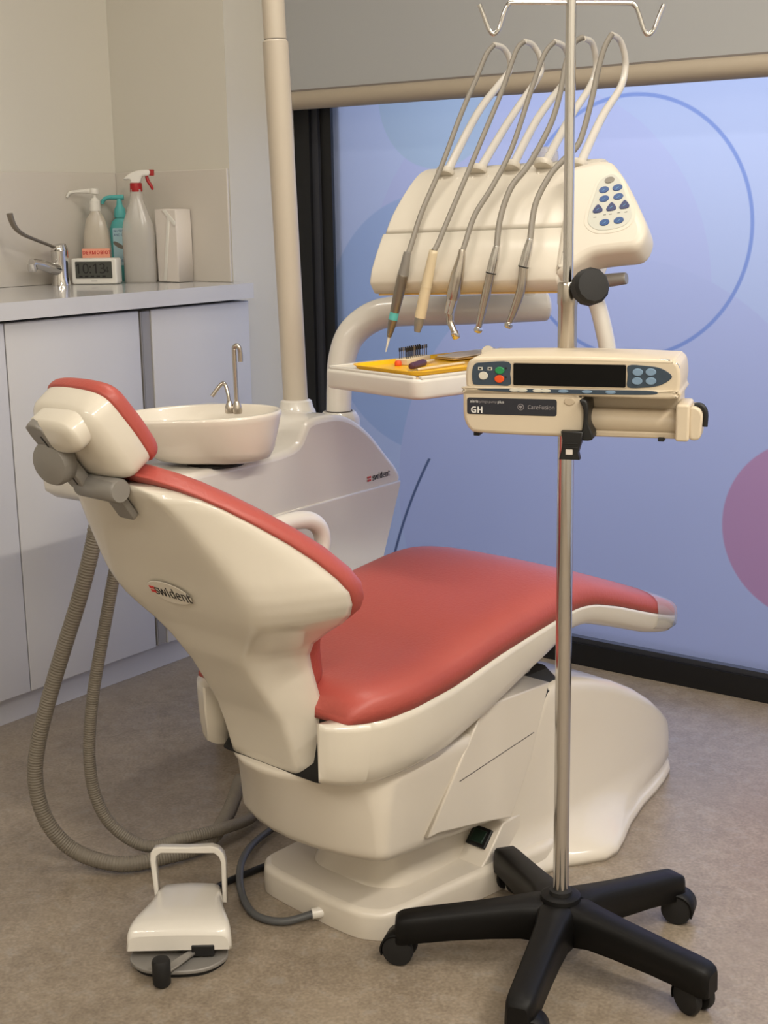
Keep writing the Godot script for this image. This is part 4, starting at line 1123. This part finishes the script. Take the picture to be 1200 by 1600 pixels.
	part(o, "small_lettering", words("plus", 0.0034, 0.0004), M.letter_white, Vector3(-0.0925, 0.0443, 0.005))
	part(o, "maker_lettering", words("CareFusion", 0.0052, 0.0004), M.letter_grey, Vector3(-0.0400, 0.0385, 0.005))
	part(o, "maker_mark", extrude(circle(0.0042, 20), 0.0004, 0.0001), M.letter_grey, Vector3(-0.0665, 0.0385, 0.0046))
	part(o, "maker_mark", extrude(circle(0.0035, 20), 0.0004, 0.0001), M.label_black, Vector3(-0.0665, 0.0385, 0.0048))
	part(o, "maker_mark", extrude(PackedVector2Array([Vector2(-0.002, 0.0018), Vector2(0.002, 0.0018), Vector2(0.0016, -0.0006), Vector2(0, -0.0022), Vector2(-0.0016, -0.0006)]), 0.0004, 0.0001), M.letter_grey, Vector3(-0.0665, 0.0385, 0.005))
	part(o, "start_key", extrude(circle(0.0062, 24, Vector2.ZERO, 0.0048), 0.0022, 0.001), M.green, Vector3(-0.0945, 0.0845, 0.001), Vector3.ZERO, "green start key")
	part(o, "stop_key", extrude(circle(0.0064, 24, Vector2.ZERO, 0.005), 0.0022, 0.001), M.orange, Vector3(-0.0950, 0.0738, 0.001), Vector3.ZERO, "orange stop key")
	part(o, "mute_key", extrude(circle(0.0062, 24, Vector2.ZERO, 0.0052), 0.0018, 0.0008), M.key_white, Vector3(-0.1160, 0.0775, 0.001))
	for q in [[-0.120, 0.0865], [-0.1075, 0.0865]]:
		part(o, "panel_mark", rbox(Vector3(0.006, 0.004, 0.0004), 0.0001), M.key_white, Vector3(q[0], q[1], 0.0013))
		part(o, "panel_mark", rbox(Vector3(0.003, 0.002, 0.0004), 0.0001), M.letter_black, Vector3(q[0], q[1], 0.0016))
	for q in [[-0.0865, 0.0875], [-0.0865, 0.076]]:
		part(o, "indicator", extrude(circle(0.0013, 12), 0.0006, 0.0002), M.letter_black, Vector3(q[0], q[1], 0.001))
	for q in [[0.0805, 0.0855], [0.0965, 0.0860], [0.0800, 0.0745], [0.0970, 0.0748]]:
		part(o, "soft_key", extrude(circle(0.0066, 24, Vector2.ZERO, 0.0047), 0.0018, 0.0008), M.key_pale, Vector3(q[0], q[1], 0.001))
	for q in [-0.074, -0.064, -0.044, -0.034]:
		part(o, "arrow_key", extrude(circle(0.0068, 20, Vector2.ZERO, 0.0021), 0.0014, 0.0005), M.key_white, Vector3(q, 0.0604, 0.0062))
	for q in [-0.0115, 0.0185, 0.0480]:
		part(o, "soft_key", extrude(circle(0.0066, 20, Vector2.ZERO, 0.0021), 0.0014, 0.0005), M.key_pale, Vector3(q, 0.0604, 0.0062))
	# barrel clamp hanging in front
	var c := part(o, "barrel_clamp", extrude(smooth2([Vector2(0.010, 0.050), Vector2(0.018, 0.050), Vector2(0.0215, 0.040), Vector2(0.0215, 0.022), Vector2(0.0275, 0.008), Vector2(0.026, 0.0), Vector2(0.012, 0.001), Vector2(0.015, 0.02), Vector2(0.015, 0.038)], 3), 0.05, 0.002, 0.002, 3, -0.036), M.black, Vector3.ZERO, Vector3.ZERO, "black barrel clamp")
	part(c, "clamp_foot", extrude(PackedVector2Array([Vector2(-0.012, 0.011), Vector2(0.016, 0.011), Vector2(0.014, -0.002), Vector2(0.010, -0.016), Vector2(0.012, -0.025), Vector2(-0.014, -0.025), Vector2(-0.011, -0.012), Vector2(-0.010, 0.0)]), 0.016, 0.0015), M.black, Vector3(0, 0, 0.004))
	part(c, "clamp_window", rbox(Vector3(0.009, 0.007, 0.002), 0.0008), M.paper, Vector3(-0.001, -0.015, 0.0195))
	part(c, "clamp_rib", rbox(Vector3(0.019, 0.0015, 0.003), 0.0005), M.rubber, Vector3(0, -0.004, 0.0205))
	part(c, "clamp_rib", rbox(Vector3(0.019, 0.0015, 0.003), 0.0005), M.rubber, Vector3(0, -0.009, 0.0205))
	part(o, "finger_notch", extrude(circle(0.007, 20, Vector2.ZERO, 0.005), 0.002, 0.001), M.pump_tube, Vector3(-0.004, 0.047, 0.0035))
	part(o, "corner_glint", tube([Vector3(0.107, 0.1000, -0.004), Vector3(0.118, 0.0995, -0.003), Vector3(0.127, 0.0955, -0.003), Vector3(0.130, 0.090, -0.004)], 0.002, 8, 3), M.chrome)  # bright chrome curve modelled as the highlight on the case corner
	for q in [-0.128, 0.110]:
		part(o, "rubber_foot", rbox(Vector3(0.008, 0.005, 0.02), 0.001), M.rubber, Vector3(q, -0.0005, -0.02))
	part(o, "pole_clamp", rbox(Vector3(0.05, 0.035, 0.03), 0.004), M.black, Vector3(-0.030, 0.040, -0.108), Vector3(0, -10, 0))

# ---------------------------------------------------------------- foot control
func build_pedal() -> void:
	var o := thing("foot_control", "white dental foot control with carrying handle and black lever knob", "foot pedal", Vector3(-1.430, 0, -1.366), 37.5)
	part(o, "base_plate", extrude(smooth2([Vector2(-0.045, 0.07), Vector2(0.045, 0.07), Vector2(0.070, -0.05), Vector2(0.064, -0.088), Vector2(0.03, -0.112), Vector2(-0.035, -0.112), Vector2(-0.068, -0.088), Vector2(-0.072, -0.05)], 5), 0.006, 0.002, 0.001), M.bracket, Vector3(0, 0.008, 0), Vector3(-90, 0, 0))
	part(o, "rubber_mat", extrude(smooth2([Vector2(-0.043, 0.066), Vector2(0.043, 0.066), Vector2(0.066, -0.05), Vector2(0.060, -0.083), Vector2(0.03, -0.106), Vector2(-0.035, -0.106), Vector2(-0.064, -0.084), Vector2(-0.068, -0.05)], 5), 0.008, 0.001), M.rubber, Vector3.ZERO, Vector3(-90, 0, 0))
	var rings := []
	for s in [[-0.083, 0.036, 0.046, 0.012], [-0.080, 0.044, 0.052, 0.011], [-0.070, 0.050, 0.0565, 0.010], [-0.045, 0.0535, 0.060, 0.010], [-0.015, 0.058, 0.062, 0.012], [0.015, 0.066, 0.0645, 0.016], [0.040, 0.073, 0.066, 0.020], [0.058, 0.0765, 0.065, 0.023], [0.070, 0.0775, 0.0615, 0.025], [0.0765, 0.0765, 0.056, 0.026], [0.079, 0.074, 0.050, 0.027]]:
		var ring := PackedVector3Array()
		var w: float = s[1]
		var t: float = s[2]
		var lo: float = s[3]
		for p in [Vector2(1.02, 0.0), Vector2(1.0, 0.35), Vector2(0.99, 0.65), Vector2(0.95, 0.85), Vector2(0.88, 0.95), Vector2(0.75, 1.0), Vector2(0.4, 1.03), Vector2(0.0, 1.045)]:
			ring.append(Vector3(p.x * w, lerpf(lo, t, p.y), s[0]))
		for p in [Vector2(-0.4, 1.03), Vector2(-0.75, 1.0), Vector2(-0.88, 0.95), Vector2(-0.95, 0.85), Vector2(-0.99, 0.65), Vector2(-1.0, 0.35), Vector2(-1.02, 0.0)]:
			ring.append(Vector3(p.x * w, lerpf(lo, t, p.y), s[0]))
		rings.append(ring)
	part(o, "cover", loft(rings), M.plastic)
	part(o, "carrying_handle", extrude(PackedVector2Array([Vector2(-0.054, 0.030), Vector2(-0.061, 0.100), Vector2(-0.060, 0.112), Vector2(-0.054, 0.119), Vector2(-0.044, 0.121), Vector2(0.0, 0.1195), Vector2(0.036, 0.121), Vector2(0.047, 0.117), Vector2(0.055, 0.108), Vector2(0.058, 0.095), Vector2(0.058, 0.030), Vector2(0.051, 0.030), Vector2(0.0505, 0.093), Vector2(0.047, 0.103), Vector2(0.040, 0.109), Vector2(0.0, 0.110), Vector2(-0.044, 0.111), Vector2(-0.051, 0.106), Vector2(-0.052, 0.096), Vector2(-0.047, 0.030)]), 0.020, 0.002, 0.002, 3, -0.010), M.plastic, Vector3(0, 0.0, -0.060), Vector3(-9, 0, 0))
	part(o, "lever_block", rbox(Vector3(0.034, 0.018, 0.03), 0.002), M.black, Vector3(0.036, 0.026, 0.066))
	part(o, "lever_arm", extrude(PackedVector2Array([Vector2(0.020, -0.066), Vector2(0.034, -0.066), Vector2(-0.008, -0.133), Vector2(-0.024, -0.128)]), 0.004, 0.001), M.bracket, Vector3(0, 0.020, 0), Vector3(-90, 0, 0))
	part(o, "lever_knob", lathe([Vector2(0, 0.0), Vector2(0.011, 0.0), Vector2(0.013, 0.003), Vector2(0.0137, 0.036), Vector2(0.012, 0.040), Vector2(0, 0.041)], 20), M.rubber, Vector3(-0.018, 0.003, 0.131), Vector3.ZERO, "black rubber lever knob")

# ---------------------------------------------------------------- hoses and cables
func build_hoses() -> void:
	var h1 := [Vector3(-1.690, 0.640, -1.490), Vector3(-1.695, 0.597, -1.467), Vector3(-1.699, 0.576, -1.464), Vector3(-1.721, 0.485, -1.447), Vector3(-1.762, 0.343, -1.416), Vector3(-1.790, 0.231, -1.395), Vector3(-1.797, 0.157, -1.389), Vector3(-1.785, 0.085, -1.399), Vector3(-1.749, 0.032, -1.426), Vector3(-1.675, 0.017, -1.459), Vector3(-1.633, 0.017, -1.523), Vector3(-1.613, 0.017, -1.597), Vector3(-1.640, 0.030, -1.682), Vector3(-1.684, 0.06, -1.769)]
	var a := thing("suction_hose", "thick grey ribbed suction hose looping widest over the floor", "hose", Vector3(-1.675, 0, -1.459), 0.0, "ribbed suction hoses")
	part(a, "ribbed_tube", ribbed(shifted(h1, a.position), 0.0135, 0.0048, 14), M.rib_hose)
	part(a, "end_sleeve", tube(shifted([Vector3(-1.688, 0.70, -1.53), Vector3(-1.690, 0.66, -1.50), Vector3(-1.690, 0.635, -1.488)], a.position), 0.0145, 14, 3), M.bracket)
	var h2 := [Vector3(-1.690, 0.62, -1.545), Vector3(-1.692, 0.541, -1.506), Vector3(-1.696, 0.520, -1.503), Vector3(-1.715, 0.421, -1.489), Vector3(-1.736, 0.298, -1.472), Vector3(-1.746, 0.195, -1.465), Vector3(-1.741, 0.119, -1.469), Vector3(-1.719, 0.063, -1.485), Vector3(-1.672, 0.028, -1.516), Vector3(-1.623, 0.040, -1.559), Vector3(-1.600, 0.036, -1.631), Vector3(-1.615, 0.020, -1.722), Vector3(-1.640, 0.03, -1.777)]
	var b := thing("suction_hose", "thinner grey ribbed suction hose looping inside the thick one", "hose", Vector3(-1.672, 0, -1.516), 0.0, "ribbed suction hoses")
	part(b, "ribbed_tube", ribbed(shifted(h2, b.position), 0.0108, 0.0042, 14), M.rib_hose)
	part(b, "end_sleeve", tube(shifted([Vector3(-1.688, 0.68, -1.575), Vector3(-1.689, 0.64, -1.555), Vector3(-1.690, 0.615, -1.543)], b.position), 0.0118, 14, 3), M.bracket)
	var g := [Vector3(-1.268, 0.018, -1.560), Vector3(-1.298, 0.016, -1.524), Vector3(-1.334, 0.008, -1.483), Vector3(-1.387, 0.007, -1.475), Vector3(-1.446, 0.013, -1.509), Vector3(-1.500, 0.0205, -1.566), Vector3(-1.545, 0.014, -1.642), Vector3(-1.563, 0.012, -1.716), Vector3(-1.557, 0.02, -1.770)]
	var c := thing("grey_cable", "grey cable looping from the chair base plate across the floor", "cable", Vector3(-1.387, 0, -1.475))
	part(c, "sheath", tube(shifted(g, c.position), 0.0062, 12, 6), M.cable)
	part(c, "strain_relief", tube(shifted([Vector3(-1.304, 0.0155, -1.517), Vector3(-1.296, 0.0162, -1.527), Vector3(-1.288, 0.017, -1.537)], c.position), 0.0088, 14, 2), M.plastic)
	var k := [Vector3(-1.478, 0.012, -1.445), Vector3(-1.496, 0.008, -1.500), Vector3(-1.497, 0.007, -1.536), Vector3(-1.491, 0.007, -1.570), Vector3(-1.482, 0.007, -1.616), Vector3(-1.47, 0.007, -1.66)]
	var d := thing("black_cable", "black cable running from the foot control under the chair", "cable", Vector3(-1.491, 0, -1.570))
	part(d, "sheath", tube(shifted(k, d.position), 0.0058, 12, 6), M.black)

# ---------------------------------------------------------------- things on the wash counter
func build_counter_items() -> void:
	var y := 0.9163
	# tap with elbow lever
	var t := thing("elbow_tap", "chrome basin tap with a long elbow lever", "tap", Vector3(-2.770, y, -2.335))
	part(t, "body", lathe([Vector2(0, 0), Vector2(0.024, 0), Vector2(0.023, 0.006), Vector2(0.020, 0.02), Vector2(0.021, 0.06), Vector2(0.0215, 0.085), Vector2(0, 0.087)], 28), M.chrome, Vector3.ZERO, Vector3(0, 0, 0))
	part(t, "spout", tube([Vector3(0, 0.036, 0.0), Vector3(0.008, 0.046, 0.04), Vector3(0.012, 0.056, 0.080), Vector3(0.014, 0.058, 0.100)], [0.016, 0.014, 0.0125, 0.012], 18, 5), M.chrome)
	part(t, "aerator", lathe([Vector2(0, -0.012), Vector2(0.010, -0.012), Vector2(0.012, -0.006), Vector2(0.0125, 0.006), Vector2(0, 0.008)], 20), M.chrome, Vector3(0.013, 0.050, 0.098))
	part(t, "lever_cap", tube([Vector3(0, 0.084, 0), Vector3(0, 0.088, 0), Vector3(0.0, 0.100, 0.002)], [0.0215, 0.021, 0.018], 24, 2), M.chrome)
	part(t, "lever", tube([Vector3(0.0, 0.090, 0.004), Vector3(0.004, 0.100, 0.035), Vector3(0.006, 0.115, 0.080), Vector3(0.006, 0.130, 0.118), Vector3(0.006, 0.150, 0.140), Vector3(0.006, 0.178, 0.150)], [0.006, 0.006, 0.0065, 0.0075, 0.009, 0.010], 14, 5, 0.6), M.dull_steel)
	# clock
	var c := thing("digital_clock", "white digital desk clock showing 10:13 beside the tap", "clock", Vector3(-2.712, y, -2.392), 30.0)
	part(c, "case", extrude(rrect(0.118, 0.064, 0.006), 0.045, 0.004, 0.004, 3, -0.045), M.white, Vector3(0, 0.0325, 0.0))
	part(c, "display", extrude(rrect(0.095, 0.042, 0.002), 0.001, 0.0003), M.lcd, Vector3(0, 0.036, 0.0))
	part(c, "digits", words("10:13", 0.0245, 0.0003), M.letter_black, Vector3(-0.008, 0.0385, 0.0012))
	part(c, "digits", words("4", 0.0145, 0.0003), M.letter_black, Vector3(0.034, 0.0355, 0.0012))
	for k in 5:
		part(c, "small_digits", rbox(Vector3(0.009, 0.004, 0.0003), 0.0001), M.letter_black, Vector3(-0.034 + 0.015 * k, 0.0200, 0.0012))
	part(c, "caption", rbox(Vector3(0.016, 0.0016, 0.0003), 0.0001), M.letter_grey, Vector3(0, 0.0085, 0.0002))
	# soap bottle
	var s := thing("soap_dispenser", "translucent soap bottle with white long-nosed pump and salmon label", "soap bottle", Vector3(-2.772, y, -2.462), 36.0)
	part(s, "bottle", extrude_up([[0.034, 0.020, 0.0], [0.0355, 0.0215, 0.004], [0.0355, 0.0215, 0.085], [0.032, 0.020, 0.125], [0.024, 0.017, 0.160], [0.013, 0.012, 0.178], [0.012, 0.012, 0.188]]), M.soap_clear)
	part(s, "label", extrude(rrect(0.071, 0.050, 0.001, 2), 0.001, 0.0002), M.salmon, Vector3(0, 0.062, 0.0205))
	part(s, "label_lettering", words("DERMOBiOT", 0.0095, 0.0003, true), M.red_print, Vector3(0.002, 0.0765, 0.0216))
	part(s, "pump_collar", lathe([Vector2(0, 0.180), Vector2(0.0135, 0.180), Vector2(0.014, 0.184), Vector2(0.0132, 0.205), Vector2(0.009, 0.209), Vector2(0.007, 0.213), Vector2(0.0, 0.213)], 20), M.white)
	part(s, "pump_stem", lathe([Vector2(0, 0.21), Vector2(0.004, 0.21), Vector2(0.004, 0.226), Vector2(0, 0.226)], 12), M.white)
	part(s, "pump_nose", tube([Vector3(0.008, 0.230, 0.0), Vector3(-0.012, 0.230, 0.0), Vector3(-0.045, 0.229, 0.0), Vector3(-0.063, 0.226, 0.0), Vector3(-0.070, 0.216, 0.0)], [0.007, 0.0065, 0.0042, 0.004, 0.0035], 12, 5), M.white)
	part(s, "pump_head", lathe([Vector2(0, 0.223), Vector2(0.011, 0.223), Vector2(0.012, 0.228), Vector2(0.011, 0.236), Vector2(0, 0.237)], 18), M.white)
	# teal bottle
	var b := thing("skin_lotion", "teal pump bottle with a pale blue label between soap and spray bottle", "pump bottle", Vector3(-2.790, y, -2.562), 36.0)
	part(b, "bottle", extrude_up([[0.026, 0.017, 0.0], [0.028, 0.019, 0.004], [0.028, 0.019, 0.135], [0.022, 0.016, 0.152], [0.013, 0.012, 0.160], [0.012, 0.012, 0.168]]), M.teal)
	part(b, "label", extrude(rrect(0.040, 0.096, 0.002, 2), 0.001, 0.0002), M.pale_label, Vector3(0.002, 0.088, 0.0183))
	part(b, "label_lettering", words("NUTRI", 0.0065, 0.0003), M.key_blue, Vector3(-0.003, 0.128, 0.0194))
	part(b, "label_lettering", words("AND C", 0.0065, 0.0003), M.key_blue, Vector3(-0.003, 0.118, 0.0194))
	part(b, "label_lettering", words("LABO", 0.0055, 0.0003), M.key_blue, Vector3(0.004, 0.052, 0.0194))
	part(b, "label_picture", extrude(smooth2([Vector2(-0.016, 0.010), Vector2(-0.004, 0.006), Vector2(0.010, -0.004), Vector2(0.012, -0.010), Vector2(-0.002, -0.008), Vector2(-0.016, 0.002)], 4), 0.0003, 0.0001), M.hose, Vector3(0, 0.092, 0.0193))
	part(b, "pump_collar", lathe([Vector2(0, 0.162), Vector2(0.0155, 0.162), Vector2(0.016, 0.168), Vector2(0.014, 0.184), Vector2(0.008, 0.194), Vector2(0.006, 0.210), Vector2(0.0, 0.210)], 20), M.teal)
	part(b, "pump_nose", tube([Vector3(0.012, 0.214, 0.0), Vector3(-0.010, 0.214, 0.0), Vector3(-0.032, 0.213, 0.0), Vector3(-0.042, 0.206, 0.0), Vector3(-0.044, 0.198, 0.0)], [0.007, 0.0065, 0.0055, 0.005, 0.0045], 12, 5), M.teal)
	# spray bottle
	var p := thing("spray_bottle", "clear spray bottle with white trigger head and dark red collar", "spray bottle", Vector3(-2.656, y, -2.498), 36.0)
	part(p, "bottle", extrude_up([[0.038, 0.026, 0.0], [0.0405, 0.0285, 0.005], [0.0405, 0.0285, 0.125], [0.037, 0.026, 0.150], [0.024, 0.020, 0.185], [0.0165, 0.0165, 0.205], [0.0145, 0.0145, 0.222], [0.0145, 0.0145, 0.232]]), M.bottle_clear)
	part(p, "liquid", extrude_up([[0.033, 0.023, 0.004], [0.0375, 0.0255, 0.008], [0.0375, 0.0255, 0.122], [0.037, 0.025, 0.128]]), clear(Color(0.74, 0.73, 0.71), 0.6, 0.15))
	part(p, "collar", lathe([Vector2(0, 0.226), Vector2(0.0155, 0.226), Vector2(0.0158, 0.229), Vector2(0.015, 0.247), Vector2(0, 0.248)], 24), M.red_cap, Vector3.ZERO, Vector3.ZERO, "dark red collar")
	part(p, "trigger_head", extrude(smooth2([Vector2(-0.030, 0.256), Vector2(-0.014, 0.270), Vector2(0.010, 0.278), Vector2(0.036, 0.278), Vector2(0.036, 0.266), Vector2(0.018, 0.262), Vector2(0.010, 0.247), Vector2(-0.010, 0.247), Vector2(-0.014, 0.255)], 4), 0.022, 0.004, 0.004, 3, -0.011), M.white)
	part(p, "nozzle", rbox(Vector3(0.012, 0.015, 0.015), 0.002), M.red_cap, Vector3(0.041, 0.272, 0.0))
	part(p, "trigger", tube([Vector3(0.028, 0.264, 0), Vector3(0.031, 0.252, 0), Vector3(0.038, 0.240, 0), Vector3(0.042, 0.230, 0)], [0.004, 0.0045, 0.004, 0.003], 10, 4), M.red_cap)
	# white packet
	var w := thing("towel_packet", "upright white paper towel packet in clear wrap beside the spray bottle", "packet", Vector3(-2.592, y, -2.560), 2.0)
	part(w, "packet", extrude(PackedVector2Array([Vector2(-0.037, 0.001), Vector2(0.035, 0.001), Vector2(0.036, 0.10), Vector2(0.034, 0.181), Vector2(0.0, 0.183), Vector2(-0.039, 0.182), Vector2(-0.038, 0.09)]), 0.055, 0.003, 0.003, 3, -0.0275), M.paper)
	part(w, "wrap_fold", extrude(PackedVector2Array([Vector2(-0.012, 0.180), Vector2(0.030, 0.140), Vector2(0.033, 0.150), Vector2(0.0, 0.182)]), 0.003, 0.001), M.white, Vector3(0, 0, 0.027))
	part(w, "wrap_fold", extrude(PackedVector2Array([Vector2(0.006, 0.168), Vector2(0.014, 0.160), Vector2(-0.006, 0.004), Vector2(-0.016, 0.004)]), 0.003, 0.001), M.white, Vector3(0, 0, 0.027))

# Upright bottle: superellipse rings given as half width, half depth, height.
func extrude_up(levels: Array) -> ArrayMesh:
	var rings := []
	for l in levels:
		var ring := PackedVector3Array()
		for i in 32:
			var u := TAU * i / 32
			ring.append(Vector3(l[0] * signf(cos(u)) * pow(absf(cos(u)), 0.75), l[2], l[1] * signf(sin(u)) * pow(absf(sin(u)), 0.75)))
		rings.append(ring)
	return loft(rings)
